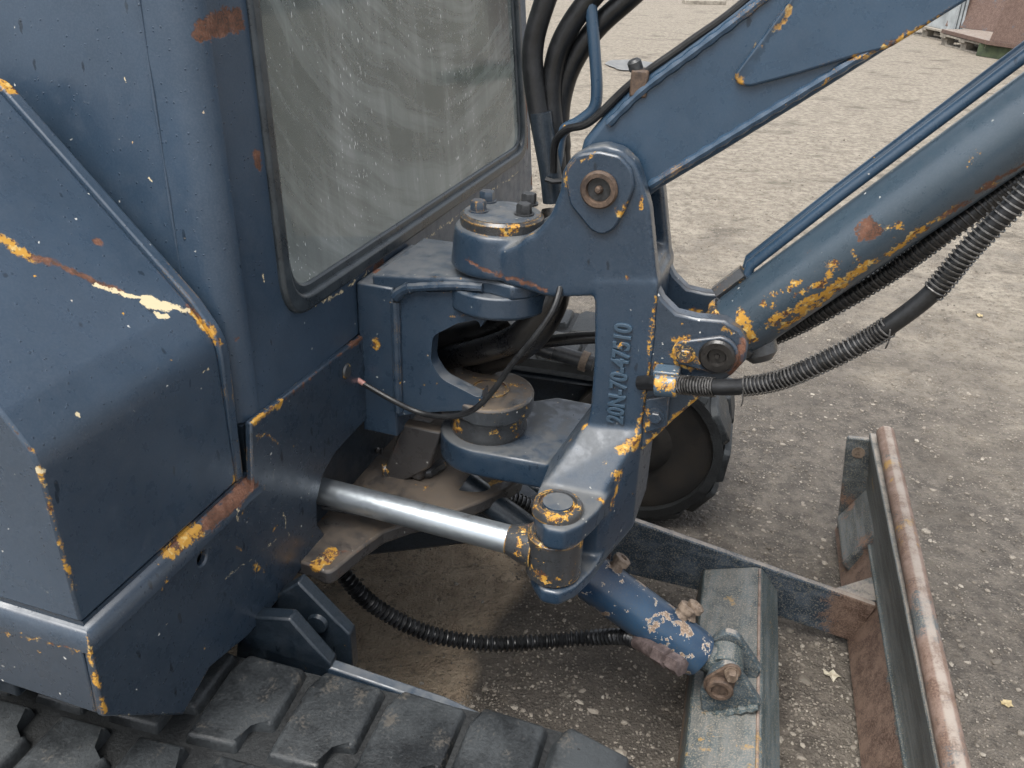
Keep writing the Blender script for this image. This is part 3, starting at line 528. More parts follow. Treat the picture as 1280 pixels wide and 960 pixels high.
b = NB(); box(b, -.86, -.72, 1.25, 1.40, .73, .86); tube(b, spline([(-.80, 1.30, .86), (-.82, 1.30, 1.0), (-.86, 1.30, 1.12)]), .010); lathe(b, (-.86, 1.30, 1.10), (0, 0, 1), [(.014, 0), (.022, .03), (.018, .06), (0, .07)], 16); part('travel_lever', b, M_seat, CAB)
# rubber-stained mud flap of paint: low sill strip
b = NB(); box(b, -1.75, -.606, .802, 1.99, .640, .7255); part('cab_sill', b, M_dark, CAB)

# ---------------------------------------------------------------- SIDE HOOD
prof = [(-.603, .6605), (-.606, .855), (-.634, .897), (-.848, 1.120), (-1.80, 1.150), (-1.80, .6605)]
pf = fillet(prof, [0, .07, .05, .02, .03, 0], 8)
b = NB(); prism(b, pf, 'l', .505, .775); HOOD = part('side_hood', b, M_hood, bevel=.0035, seg=2)
def offp(poly, d):
    out = []
    for i, p in enumerate(poly):
        a = Vector(poly[i-1]); c_ = Vector(poly[(i+1) % len(poly)]); t_ = (c_-a)
        if t_.length < 1e-9: t_ = Vector((1, 0))
        t_.normalize(); out.append((p[0]+t_.y*d, p[1]-t_.x*d))
    return out
lipo = offp(pf, .006); 
b = NB(); prism(b, [(min(q[0], -.594), max(q[1], .6605)) for q in lipo], 'l', .7735, .7885); part('hood_lip', b, M_hood, HOOD, bevel=.0022, seg=2)

# ---------------------------------------------------------------- DECK SKIRT
sk = [(0.4986, 0.6388), (0.4944, 0.5431), (0.6017, 0.4318), (0.6609, 0.4545), (0.7405, 0.4354), (0.8203, 0.435), (0.8923, 0.4433), (0.9639, 0.4359), (0.9335, 0.485), (0.9365, 0.5241), (0.9601, 0.5578), (0.9962, 0.5731), (1.0322, 0.5753), (1.1115, 0.5758)]
sk2 = [(1.1503, 0.7235), (0.8029, 0.7334), (0.7897, 0.6418)]
hc = (-0.592, 0.6784, 0.6144)
b = NB(); holed(b, sk+sk2, [[(hc[1]+.0088*math.cos(a), hc[2]+.0088*math.sin(a)) for a in np.linspace(0, 6.0, 20)]], 's', -.602, -.592)
SK = part('deck_skirt', b, M_skirt, bevel=.0025)
zr = .660; rr = .031
b = NB()
pth = [Vector((-1.80, .4965+rr, zr-rr)), Vector((-.5905-rr, .4965+rr, zr-rr)), Vector((-.5905-rr, .806, zr-rr))]
def rail_ring(p, d):                                       # quarter-round ledge, mitred at the corner
    return [p+d*math.cos(a)*rr+Vector((0, 0, 1))*math.sin(a)*rr for a in np.linspace(0, math.pi/2, 9)]
r0 = rail_ring(pth[0], Vector((0, -1, 0))); r1_ = rail_ring(pth[1], Vector((1, -1, 0))); r2 = rail_ring(pth[2], Vector((1, 0, 0)))
R_ = [[b.verts.new(q) for q in r] for r in (r0, r1_, r2)]
for A_, B_ in zip(R_[:-1], R_[1:]):
    for k in range(8): b.faces.new((A_[k], A_[k+1], B_[k+1], B_[k]))
part('ledge', b, M_skirt, SK, ang=60)
b = NB(); box(b, -1.80, -.6025, .4965, .506, .541, .632); part('side_skirt', b, M_skirt, SK, bevel=.002)
b = NB(); box(b, -1.80, -.604, .508, .80, .631, .6592); part('ledge_plate', b, M_skirt, SK)
# deck, turntable, counterweight
b = NB(); box(b, -1.85, -.76, .53, 1.98, .47, .60); part('deck', b, M_dark, bevel=.004)
b = NB(); cyl(b, (-1.2, 1.28, .40), (0, 0, 1), .36, .07, 48); part('turntable', b, M_dark)
b = NB(); prism(b, fillet([(-2.15, .7), (-1.86, .52), (-1.86, 2.0), (-2.15, 1.85)], .12), 'z', .5, 1.0); part('counterweight', b, M_side, bevel=.03, seg=3)

# floor plate the swing gear stands on
b = NB(); prism(b, fillet([(-0.3525, 1.2086), (-0.371, 1.1654), (-0.3991, 1.1176), (-0.4355, 1.0682), (-0.4804, 1.0282), (-0.5106, 0.9902), (-0.5248, 0.9426), (-0.5334, 0.9033), (-0.5402, 0.87), (-0.5756, 0.8794), (-0.6544, 0.8809), (-0.8526, 1.1159), (-0.6944, 1.37), (-0.4484, 1.3363)], .02, 3), 'z', .430, .455)
FP = part('floor_plate', b, M_brown, bevel=.004)
b = NB(); box(b, -.64, -.615, .93, 1.95, .456, .639); part('front_beam', b, M_dark)
b = NB(); prism(b, [(-0.5418, 0.5636), (-0.4729, 0.5632), (-0.4948, 0.4879), (-0.5397, 0.4527), (-0.5855, 0.445)], 'l', 1.13, 1.155); part('rib', b, M_brown, bevel=.004)
b = NB(); prism(b, [(-0.5444, 1.1379), (-0.5215, 1.2794), (-0.4861, 1.249), (-0.5114, 1.1301)], 'z', .455, .525); part('rib', b, M_brown, bevel=.008)
b = NB(); tube(b, [Vector(p) for p in [(-0.5826, 1.1334, 0.462), (-0.5633, 1.1463, 0.462), (-0.5318, 1.1428, 0.462), (-0.5085, 1.1572, 0.462), (-0.4965, 1.1887, 0.462)]], lambda u, i: .011+.003*math.sin(i*2.3), 10); part('weld_bead', b, M_ycap)
b = NB(); tube(b, spline([(-0.676, 1.1376, 0.47), (-0.6503, 1.1533, 0.47), (-0.6255, 1.1715, 0.47), (-0.6037, 1.1773, 0.47)]), lambda u, i: .005+.0015*math.sin(i*1.9), 8); part('weld_bead', b, M_brown)

# ---------------------------------------------------------------- BOOM MOUNT on the front of the cab
b = NB(); box(b, -.599, -.538, 1.104, 1.30, .555, .812); MT = part('boom_mount', b, M_mount, bevel=.003)
cplate = [(-0.5293, 0.8068), (-0.3932, 0.826), (-0.3899, 0.7892)]+fillet([(-0.4022, 0.7833), (-0.4372, 0.7708), (-0.4771, 0.743), (-0.4815, 0.6992), (-0.4631, 0.6725), (-0.3959, 0.6499)], [.01,.02,.02,.03,.03,.01], 6)+[(-0.3942, 0.6334), (-0.5072, 0.6036), (-0.5396, 0.5894)]
b = NB(); prism(b, cplate, 'l', 1.11, 1.135); part('web_plate', b, M_mount, MT, bevel=.003)
b = NB(); tube(b, resample(spline([(-.536, 1.107, .602), (-.536, 1.107, .70), (-.536, 1.107, .79)]), .006), lambda u, i: .0075+.0003*math.sin(i*1.3), 10); part('weld_bead', b, M_mount, MT)
zt = (-0.3881, 1.108, 0.8459)[2]
AX = (-.393, 1.17)
b = NB(); prism(b, [(-.574, 1.108), ((-0.388, 1.108, 0.8447)[0], 1.108)]+[(AX[0]+.082*math.cos(a), AX[1]+.082*math.sin(a)) for a in np.linspace(-math.pi*.33, math.pi*.5, 12)]+[(-.574, 1.30)], 'z', -.022, 0, lambda c: Vector((c.x, c.y, c.z+zt+.107*min(0, c.x+.391))))
part('top_plate', b, M_mount, MT, bevel=.004)
b = NB(); tube(b, resample(spline([(-0.5174, 1.107, 0.8149), (-0.4513, 1.107, 0.829), (-0.3972, 1.107, 0.8351)]), .005), lambda u, i: .0070+.0003*math.sin(i*1.6), 10); part('weld_bead', b, M_mount, MT)
b = NB(); tube(b, resample(spline([(-0.5355, 1.106, 0.7971), (-0.5274, 1.106, 0.8073), (-0.5117, 1.106, 0.8174)]), .005), lambda u, i: .0085+.0006*math.sin(i*1.4), 10); part('weld_bead', b, M_mount, MT)
b = NB(); lathe(b, (AX[0], AX[1], zt-.056), (0, 0, 1), [(.074, 0), (.08, .004), (.08, .036)], 48); part('upper_boss', b, M_mount, MT, bevel=.003)
# lower pivot
zl = .637
b = NB(); prism(b, [(-.60, 1.13), (-.44, 1.115)]+[(-.405+.071*math.cos(a), 1.17+.071*math.sin(a)) for a in np.linspace(-math.pi*.5, math.pi*.5, 24)]+[(-.60, 1.26)], 'z', zl-.030, zl); part('lower_plate', b, M_pivot, MT, bevel=.004)
b = NB(); lathe(b, (-.405, 1.17, zl-.07), (0, 0, 1), [(.060, 0), (.062, .008), (.060, .018), (.060, .040)], 40); part('collar', b, M_ycap, MT)
b = NB(); lathe(b, (-.405, 1.17, zl), (0, 0, 1), [(.031, 0), (.031, .0025), (.027, .003), (.027, .0012), (.0, .0018)], 36); part('pivot_pin', b, M_pivot, MT)

# ---------------------------------------------------------------- SWING BRACKET
ct = (-0.3929, 1.17, 0.932)
zcap = ct[2]-.004; zh = zcap-.016
def hull(bm, pts):
    vs_ = [bm.verts.new(p) for p in pts]; r = bmesh.ops.convex_hull(bm, input=vs_)
    bmesh.ops.delete(bm, geom=[g for g in r['geom_interior'] if isinstance(g, bmesh.types.BMVert)], context='VERTS')
LN = 1.10
cheek = [(-0.2931, 0.841), (-0.3346, 0.8558), (-0.3428, 0.9149), (-0.3228, 0.9267), (-0.3019, 0.956), (-0.2917, 0.9874), (-0.2901, 1.0138), (-0.2786, 1.0347), (-0.2576, 1.049), (-0.2363, 1.0542), (-0.2133, 1.0497), (-0.1945, 1.0347), (-0.1841, 1.0126), (-0.1712, 0.9791), (-0.1491, 0.8733), (-0.2316, 0.8555), (-0.2599, 0.8581)]
pieces = []
def piece(): b_ = NB(); pieces.append(b_); return b_
prism(piece(), fillet(cheek, .012, 3), 'l', LN, LN+.030)
prism(piece(), fillet(cheek, .012, 3), 'l', 1.204, 1.234)
lathe(piece(), (AX[0], AX[1], zt+.003), (0, 0, 1), [(.071, 0), (.0735, .004), (.068, zh-zt-.006), (.064, zh-zt-.003)], 56)
prism(piece(), fillet([(-0.3671, 0.8472), (-0.3686, 0.8944), (-0.3257, 0.9222), (-0.2824, 0.8998), (-0.2216, 0.9063), (-0.158, 0.8988), (-0.15, 0.8649), (-0.2335, 0.8492), (-0.2958, 0.8368)], .01, 4), 'l', 1.101, 1.233)
prism(piece(), [(-0.2351, 0.8712), (-0.1493, 0.8845), (-0.1447, 0.7944), (-0.1473, 0.6935), (-0.149, 0.6426), (-0.1823, 0.6186), (-0.2303, 0.6284), (-0.2256, 0.677), (-0.2268, 0.7671)], 'l', 1.0985, 1.235)
prism(piece(), [(-.405+.079*math.cos(a), 1.17+.079*math.sin(a)) for a in np.linspace(math.pi*.5, math.pi*1.5, 24)]+[(-.20, 1.10), (-.17, 1.31), (-.33, 1.31)], 'z', .520, .568)
LV = [(-0.2809, 1.1112), (-0.2764, 1.0209), (-0.2646, 0.9671), (-0.2396, 0.9377), (-0.2143, 0.9399), (-0.1954, 0.9663), (-0.1827, 1.0069), (-0.1711, 1.0797), (-0.1687, 1.1855)]
prism(piece(), fillet(LV, .012, 3), 'z', .536, .572)
prism(piece(), fillet(LV, .012, 3), 'z', .438, .463)
hull(piece(), [(p[0], p[1], z) for p in [(-0.2809, 1.1112), (-0.2735, 1.0352), (-0.1857, 1.0391), (-0.1711, 1.0797), (-0.1687, 1.1855)] for z in (.440, .572)]+[(p[0], l_, p[1]) for p in [(-0.2307, 0.6489), (-0.1462, 0.6607)] for l_ in (1.0985, 1.235)]+[(p[0], l_, .47) for p in [(-0.2307, 0.6489), (-0.1462, 0.6607)] for l_ in (1.12, 1.235)])
allb = NB()
for p_ in pieces:
    bmesh.ops.recalc_face_normals(p_, faces=p_.faces); tmp_ = bpy.data.meshes.new('t'); p_.to_mesh(tmp_); p_.free(); allb.from_mesh(tmp_); bpy.data.meshes.remove(tmp_)
bmesh.ops.translate(allb, verts=allb.verts, vec=-O)
me = bpy.data.meshes.new('swing_bracket'); allb.to_mesh(me); allb.free()
BR = link('swing_bracket', me, M_brk, EX, smooth=False)
rm = BR.modifiers.new('cast', 'REMESH'); rm.mode = 'VOXEL'; rm.voxel_size = .0027; rm.use_smooth_shade = True
sm_ = BR.modifiers.new('soften', 'SMOOTH'); sm_.factor = .5; sm_.iterations = 18
lp = (-0.2359, 0.9826, 0.58)
# cap plate and bolts on the upper pivot
b = NB(); lathe(b, (AX[0], AX[1], zcap-.016), (0, 0, 1), [(.060, -.003), (.0605, .012), (.056, .016), (0, .0163)], 48); CP = part('pivot_cap', b, M_ycap, BR)
b = NB(); lathe(b, (AX[0], AX[1], zcap+.0005), (0, 0, 1), [(.0545, 0), (.050, .0014), (0, .0016)], 40); part('cap_face', b, M_brk, BR)
for (p, m_) in (((-0.4293, 1.2064, 0.932), M_lug), ((-0.4241, 1.1553, 0.932), M_lug), ((-0.3692, 1.2209, 0.932), M_blackb), ((-0.3597, 1.1681, 0.932), M_blackb)):
    b = NB(); hexbolt(b, (p[0], p[1], zcap+.001), (0, 0, 1), .0115, .014, .0145); part('bolt', b, m_, CP)
# boom foot pin: raised boss on the cheek, ring and hollow pin
tear = fillet([(-0.2836, 1.0056), (-0.2826, 1.0233), (-0.269, 1.04), (-0.2425, 1.0468), (-0.2145, 1.0438), (-0.1978, 1.0287), (-0.1924, 1.006), (-0.201, 0.977), (-0.2131, 0.9488), (-0.2292, 0.9379), (-0.2448, 0.9435), (-0.2751, 0.974)], .02, 4)
b = NB(); prism(b, tear, 'l', 1.0935, 1.1005); part('boss_plate', b, M_brk, BR, bevel=.003)
pc = (-0.237, 1.092, 0.9991)
b = NB(); lathe(b, (pc[0], 1.0932, pc[2]), (0, -1, 0), [(.0245, 0), (.0245, .004), (.022, .0075), (.0165, .0075), (.0155, .002), (.0150, -.004), (.006, -.004), (.005, .001), (0, .001)], 36); PN = part('boom_pin', b, M_drust, BR)
b = NB(); lathe(b, (pc[0], 1.0932, pc[2]), (0, -1, 0), [(.0152, .0002), (.0152, .0009), (0, .0009)], 28); part('grease_cup', b, M_blackb, BR)
b = NB(); lathe(b, (pc[0], 1.0932, pc[2]), (0, -1, 0), [(.0055, .0005), (.005, .006), (.003, .009), (0, .0092)], 14); part('grease_nipple', b, M_drust, BR)
b = NB(); lathe(b, (lp[0], lp[1], .5725), (0, 0, 1), [(.036, -.002), (.036, .008), (.033, .0125), (.027, .0135), (.0255, .010), (.024, .010), (.0225, .0125), (0, .0135)], 44); part('lever_pin', b, M_ycap, BR)
b = NB(); lathe(b, (lp[0], lp[1], .5862), (0, 0, 1), [(.0215, -.001), (.021, .0012), (0, .0016)], 32); part('pin_face', b, M_brk, BR)
# cast number on the post
fc = bpy.data.curves.new('cast_number', 'FONT'); fc.body = '20N-70-47510'; fc.size = .036; fc.extrude = .0034; fc.bevel_depth = .0008; fc.bevel_resolution = 1; fc.offset = .0006; fc.space_character = 1.02; fc.align_y = 'CENTER'
fo = bpy.data.objects.new('tmp', fc); col.objects.link(fo)
dg = bpy.context.evaluated_depsgraph_get(); tm = bpy.data.meshes.new_from_object(fo.evaluated_get(dg)); bpy.data.objects.remove(fo)
p0 = Vector((-0.1859, 1.0985, 0.6622)); p1 = Vector((-0.1879, 1.0985, 0.8186))
xs = [v.co.x for v in tm.vertices]; x0, x1 = min(xs), max(xs); e1 = (p1-p0).normalized(); e2 = Vector((-e1.z, 0, e1.x)); k_ = (p1-p0).length/(x1-x0)
for v in tm.vertices: v.co = p0+e1*(v.co.x-x0)*k_+e2*v.co.y*.92+Vector((0, -v.co.z, 0))-O
tm.materials.clear(); M_num = paint('cast_number_paint', base=(.030, .062, .098), edge=0, drips=0, specks=.8, yellow=[([(-0.1898, 1.098, 0.7809), (-0.1928, 1.098, 0.789)], .004), ([(-0.1922, 1.098, 0.7457)], .002)]); link('cast_number', tm, M_num, BR)

# ---------------------------------------------------------------- CYLINDER LUGS on the bracket
lugp = [(-0.1692, 0.9006), (-0.1566, 0.8834), (-0.141, 0.8586), (-0.1209, 0.8423), (-0.094, 0.8399), (-0.0577, 0.8427), (-0.0355, 0.8328), (-0.0223, 0.8143), (-0.0218, 0.7908), (-0.036, 0.7665), (-0.0687, 0.7303), (-0.1067, 0.6786), (-0.1474, 0.6156), (-0.1573, 0.6782)]
b = NB(); prism(b, lugp, 'l', 1.103, 1.128); LG = part('cylinder_lug', b, M_lug, bevel=.004)
b = NB(); prism(b, [(p[0], p[1]) for p in lugp], 'l', 1.200, 1.222); part('cylinder_lug', b, M_lug, bevel=.004)
c1 = (-0.1005, 1.1, 0.7904); c2 = (-0.0592, 1.1, 0.7945)
link_ = []
for a in np.linspace(math.pi/2, 3*math.pi/2, 10): link_.append((c1[0]+.019*math.cos(a), c1[2]+.019*math.sin(a)))
for a in np.linspace(-math.pi/2, math.pi/2, 14): link_.append((c2[0]+.028*math.cos(a), c2[2]+.028*math.sin(a)))
b = NB(); prism(b, link_, 'l', 1.095, 1.1035); part('keeper_plate', b, M_lug, LG, bevel=.0025)
b = NB(); hexbolt(b, (c1[0], 1.0955, c1[2]), (0, -1, 0), .0105, .010, .013); part('bolt', b, M_ycap, LG)
b = NB(); lathe(b, (c2[0], 1.0955, c2[2]), (0, -1, 0), [(.024, 0), (.024, .004), (.021, .007), (.013, .007), (.011, .001), (.004, .001), (.003, .004), (0, .004)], 32); part('cylinder_pin', b, M_ohose, LG)
c3 = (-0.1295, 1.1, 0.6881)
b = NB(); prism(b, [(-0.1465, 0.7097), (-0.1142, 0.724), (-0.1127, 0.6726), (-0.1431, 0.6553)], 'l', 1.094, 1.1045); part('clamp_base', b, M_lug, LG, bevel=.002)
b = NB(); hexbolt(b, (c3[0], 1.0945, c3[2]), (0, -1, 0), .009, .008, .012); part('bolt', b, M_lug, LG)
b = NB(); tube(b, [(-0.1344, 1.08, 0.7444), (-0.1192, 1.08, 0.7462), (-0.1041, 1.08, 0.748)], lambda u, i: .0168, 24); prism(b, [(-0.1391, 0.7655), (-0.1047, 0.7686), (-0.1031, 0.7555), (-0.1376, 0.7512)], 'l', 1.075, 1.102); part('hose_clamp', b, M_clamp, LG, bevel=.002)

# ---------------------------------------------------------------- BOOM
bp = [(-0.2592, 0.9976), (-0.2785, 1.023), (-0.2739, 1.0485), (-0.2509, 1.0811), (-0.2063, 1.1317), (-0.144, 1.1842), (-0.0897, 1.2327), (0.0275, 1.3504), (0.1399, 1.4907), (0.219, 1.641), (0.3138, 1.615), (0.3157, 1.4694), (0.2632, 1.3553), (0.1439, 1.2437), (0.0717, 1.1851), (-0.012, 1.1173), (-0.0966, 1.0507), (-0.169, 0.9954), (-0.2, 0.9659), (-0.2376, 0.9612)]
b = NB(); prism(b, fillet(bp, .02, 3), 'l', 1.1345, 1.1995); BM = part('boom', b, M_boom, bevel=.011, seg=4)
b = NB(); prism(b, fillet([(-0.036, 1.2515), (-0.0451, 1.2287), (-0.0693, 1.1861), (-0.0928, 1.1469), (-0.0902, 1.1362), (-0.0738, 1.1329), (-0.0182, 1.1528), (0.0376, 1.1755), (0.0727, 1.1874), (0.166, 1.2615), (0.2538, 1.3378), (0.2243, 1.388), (0.0431, 1.3505)], [0,0,.02,.012,.01,.02,.03,.03,.03,0,0,0,0], 4), 'l', 1.1275, 1.1348); part('boom_plate', b, M_boom, BM, bevel=.0035, seg=3)
wl = spline([(-0.1799, 1.134, 1.0007), (-0.0985, 1.134, 1.0645), (-0.0143, 1.134, 1.1301), (0.0548, 1.134, 1.184), (0.0838, 1.134, 1.2062)], 12)
b = NB(); tube(b, resample(wl, .006), lambda u, i: .0058+.0008*math.sin(i*1.5), 8); part('weld_bead', b, M_boom, BM)
wl = spline([(-0.2416, 1.134, 1.0732), (-0.1998, 1.134, 1.1191), (-0.1401, 1.134, 1.1702), (-0.084, 1.134, 1.2195), (-0.0574, 1.134, 1.2478)], 12)
b = NB(); tube(b, resample(wl, .006), lambda u, i: .0058+.0008*math.sin(i*1.5), 8); part('weld_bead', b, M_boom, BM)
# thin line along the boom top, clip
b = NB(); tube(b, spline([(-0.32, 1.17, 0.9944), (-0.3172, 1.16, 1.0349), (-0.3002, 1.15, 1.0574), (-0.2663, 1.14, 1.0728), (-0.2167, 1.14, 1.1245), (-0.1532, 1.14, 1.1759), (-0.0905, 1.14, 1.2289), (0.0196, 1.14, 1.3504)], 10), .0052, 10); part('lubrication_line', b, M_black, BM)
cc = (-0.2066, 1.145, 1.1351)
b = NB(); box(b, cc[0]-.011, cc[0]+.011, 1.130, 1.160, cc[2]-.026, cc[2]+.007); part('line_clip', b, M_drust, BM, bevel=.003)
b = NB(); lathe(b, (cc[0]-.006, 1.140, cc[2]+.006), (-.4, -.2, 1), [(.009, 0), (.009, .010), (.006, .013), (0, .0135)], 12); part('clip_bolt', b, M_blackb, BM)
# blue hard pipe behind the hoses
b = NB(); tube(b, spline([(-0.3593, 1.25, 1.4165), (-0.3299, 1.25, 1.321), (-0.3141, 1.25, 1.2662), (-0.3042, 1.25, 1.2088), (-0.294, 1.25, 1.149), (-0.2862, 1.25, 1.095), (-0.2887, 1.25, 1.0688), (-0.3083, 1.25, 1.0493), (-0.3287, 1.25, 1.0361), (-0.3358, 1.25, 1.0149), (-0.3357, 1.25, 0.9539)], 8), .0085, 12); part('hard_pipe', b, M_boom)

# hoses over the cab corner
for k, pts in enumerate(([(-0.3342, 1.24, 0.9349), (-0.3427, 1.24, 0.9757), (-0.3606, 1.24, 1.0371), (-0.3743, 1.24, 1.0966), (-0.3788, 1.24, 1.142), (-0.3696, 1.24, 1.1878), (-0.346, 1.24, 1.246), (-0.2884, 1.24, 1.3308), (-0.1996, 1.24, 1.4242), (-0.1173, 1.24, 1.485)], [(-0.3346, 1.255, 0.931), (-0.3378, 1.255, 0.9846), (-0.3487, 1.255, 1.0468), (-0.3528, 1.255, 1.0963), (-0.3452, 1.255, 1.1449), (-0.3219, 1.255, 1.1895), (-0.2817, 1.255, 1.2389), (-0.2192, 1.255, 1.3242), (-0.1336, 1.255, 1.4099), (-0.053, 1.255, 1.4641)], [(-0.3348, 1.27, 0.927), (-0.3344, 1.27, 0.9816), (-0.3433, 1.27, 1.0447), (-0.3381, 1.27, 1.0954), (-0.3221, 1.27, 1.1365), (-0.2953, 1.27, 1.1758), (-0.2505, 1.27, 1.2185), (-0.1767, 1.27, 1.2899), (-0.0845, 1.27, 1.3872), (-0.0069, 1.27, 1.4506)])):
    b = NB(); tube(b, resample(spline(pts, 8), .008), lambda u, i: .0150 if u > .12 else .0130, 16); part('hydraulic_hose', b, M_hose)
b = NB(); tube(b, spline([(-0.336, 1.238, 0.9328), (-0.3434, 1.238, 0.976), (-0.3559, 1.238, 1.0266), (-0.3624, 1.238, 1.0596)], 6), .0162, 14); part('hose_sleeve', b, M_dark)
b = NB(); tube(b, [(-0.3436, 1.215, 0.9709), (-0.3315, 1.215, 0.9688), (-0.3185, 1.215, 0.9715)], .004, 8); part('hose_band', b, M_black)
# fat hoses through the web plate, curling down behind the bracket
b = NB(); tube(b, resample(spline([(-0.6237, 1.3, 0.585), (-0.4973, 1.22, 0.6546), (-0.4133, 1.18, 0.7024), (-0.358, 1.16, 0.7429), (-0.3294, 1.16, 0.7807), (-0.3146, 1.17, 0.8176), (-0.3181, 1.2, 0.8568), (-0.3307, 1.23, 0.9235)], 8), .008), .0205, 16); part('hydraulic_hose', b, M_ohose)
b = NB(); tube(b, resample(spline([(-0.6342, 1.32, 0.5406), (-0.5137, 1.26, 0.6088), (-0.4129, 1.22, 0.6616), (-0.3485, 1.19, 0.7182), (-0.3155, 1.19, 0.775), (-0.3113, 1.21, 0.8202), (-0.326, 1.24, 0.9214)], 8), .008), .0175, 16); part('hydraulic_hose', b, M_ohose)
b = NB(); tube(b, resample(spline([(-0.594, 1.24, 0.6518), (-0.5055, 1.24, 0.6767), (-0.4351, 1.24, 0.7067), (-0.3948, 1.24, 0.7376)], 8), .008), .022, 16); part('hydraulic_hose', b, M_ohose)
b = NB(); tube(b, resample(spline([(-0.4024, 1.27, 0.6706), (-0.3339, 1.27, 0.6917), (-0.2743, 1.27, 0.7082), (-0.1911, 1.27, 0.7258)], 8), .01), .0105, 12); part('hydraulic_hose', b, M_ohose)
b = NB(); tube(b, [(-0.3837, 1.3, 0.6668), (-0.3407, 1.3, 0.6582), (-0.2676, 1.3, 0.648)], .0135, 14); PP = part('steel_pipe', b, M_blackb)
b = NB(); tube(b, [(-0.3779, 1.3, 0.6649), (-0.3378, 1.3, 0.6572)], .0150, 14); part('pipe_nut', b, M_ycap, PP)
b = NB(); lathe(b, (-0.29, 1.3, 0.6512), (1, 0, -.2), [(.0175, 0), (.0175, .012)], 18); part('pipe_collar', b, M_rustb, PP)
# loose electric cable
b = NB(); tube(b, resample(spline([(-0.5834, 1.085, 0.6523), (-0.5336, 1.08, 0.6367), (-0.489, 1.085, 0.6208), (-0.4382, 1.075, 0.6299), (-0.3977, 1.07, 0.6523), (-0.367, 1.07, 0.6897), (-0.338, 1.07, 0.7409), (-0.3068, 1.07, 0.7878), (-0.2864, 1.08, 0.8259), (-0.2823, 1.1, 0.8522), (-0.2903, 1.14, 0.8748)], 8), .006), .0045, 10); CBL = part('electric_cable', b, M_black)
b = NB(); tube(b, [(-0.6172, 1.085, 0.6682), (-0.5996, 1.085, 0.6604), (-0.5807, 1.085, 0.6515)], .0042, 10); part('cable_core', b, M_pink, CBL)
b = NB(); lathe(b, (-0.591, 1.0461, 0.6917), (1, 0, 0), [(.012, 0), (.010, .003), (.0, .0035)], 14); part('cable_grommet', b, M_ycap)

# ---------------------------------------------------------------- SLEW CYLINDER rod
ez = .50
ec = (lp[0], lp[1])
rs_ = Vector((ec[0], ec[1], ez)); re_ = Vector((-0.6179, 0.9893, 0.505)); rd_ = (re_-rs_).normalized()
b = NB(); tube(b, [rs_+rd_*.03, rs_+rd_*1.0], .0212, 28); ROD = part('slew_cylinder_rod', b, M_chrome)
b = NB(); lathe(b, (ec[0], ec[1], ez-.037), (0, 0, 1), [(.036, 0), (.040, .004), (.040, .070), (.036, .074)], 40); part('rod_eye', b, M_ycap, ROD)
b = NB(); lathe(b, rs_+rd_*.028, rd_, [(.033, 0), (.029, .02), (.0218, .042)], 28); part('rod_neck', b, M_ycap, ROD)
b = NB(); tube(b, [rs_+rd_*.55, rs_+rd_*1.1], .045, 24); part('slew_cylinder_barrel', b, M_dark)
b = NB(); tube(b, spline([(-0.6252, 0.9882, 0.475), (-0.5526, 0.9937, 0.475), (-0.46, 0.9987, 0.475), (-0.4083, 1.0015, 0.475)], 6), .0045, 8); part('slew_pipe', b, M_blackb)

# ---------------------------------------------------------------- BOOM CYLINDER with pipes and hoses
A0 = Vector((-0.0393, 1.163, 0.8178)); A1 = Vector((0.2344, 1.158, 1.1189)); ad = (A1-A0).normalized()
LC = (A1-A0).length
b = NB(); lathe(b, A0, ad, [(.036, -.012), (.043, -.008), (.0455, .004), (.0455, LC*2.1), (.052, LC*2.1+.002), (.052, LC*2.1+.05), (.03, LC*2.1+.055)], 44); BC = part('boom_cylinder', b, M_cyl)
b = NB(); tube(b, [A0+ad*LC*2.1, A0+ad*LC*3.1], .026, 24); part('boom_cylinder_rod', b, M_chrome)
b = NB(); lathe(b, A0, ad, [(.034, -.020), (.0475, -.016), (.0485, -.010), (.0475, -.0045), (.040, -.003)], 44); part('end_cap', b, M_ycap, BC)
pc2 = Vector((c2[0], 1.163, c2[2]))
b = NB(); lathe(b, pc2-Vector((0, .033, 0)), (0, 1, 0), [(.030, 0), (.036, .004), (.036, .062), (.030, .066)], 36)
tube(b, [pc2, A0-ad*.012], lambda u, i: .030+.006*u, 24); part('cylinder_eye', b, M_ycap, BC)
sg = Vector((-0.0097, 1.16, 0.7903))
b = NB(); lathe(b, sg, (.35, -.2, -.8), [(.026, -.012), (.024, .012), (.014, .022), (0, .024)], 20); part('end_port', b, M_ycap, BC)
up_ = Vector((-ad.z, 0, ad.x)); up_ = up_ if up_.z > 0 else -up_
for off in (0, 1):
    o_ = up_*(.054+.004*off)+Vector((0, .012+.017*off, 0))
    b = NB(); tube(b, [A0+o_+ad*.045-up_*.012, A0+o_+ad*.06, A0+o_+ad*LC*.5+up_*.003, A0+o_+ad*LC*2.0+up_*.004], .0075, 12); part('hard_pipe', b, M_boom, BC)
b = NB()
q = A0+ad*.022+up_*.050+Vector((0, .012, 0))
lathe(b, q-ad*.022, ad, [(.013, 0), (.013, .048)], 6); part('pipe_union', b, M_ycap, BC)
b = NB(); lathe(b, A0+ad*.022+up_*.030+Vector((0, .02, 0)), up_, [(.018, 0), (.018, .022), (.012, .026)], 6); part('pipe_port', b, M_lug, BC)
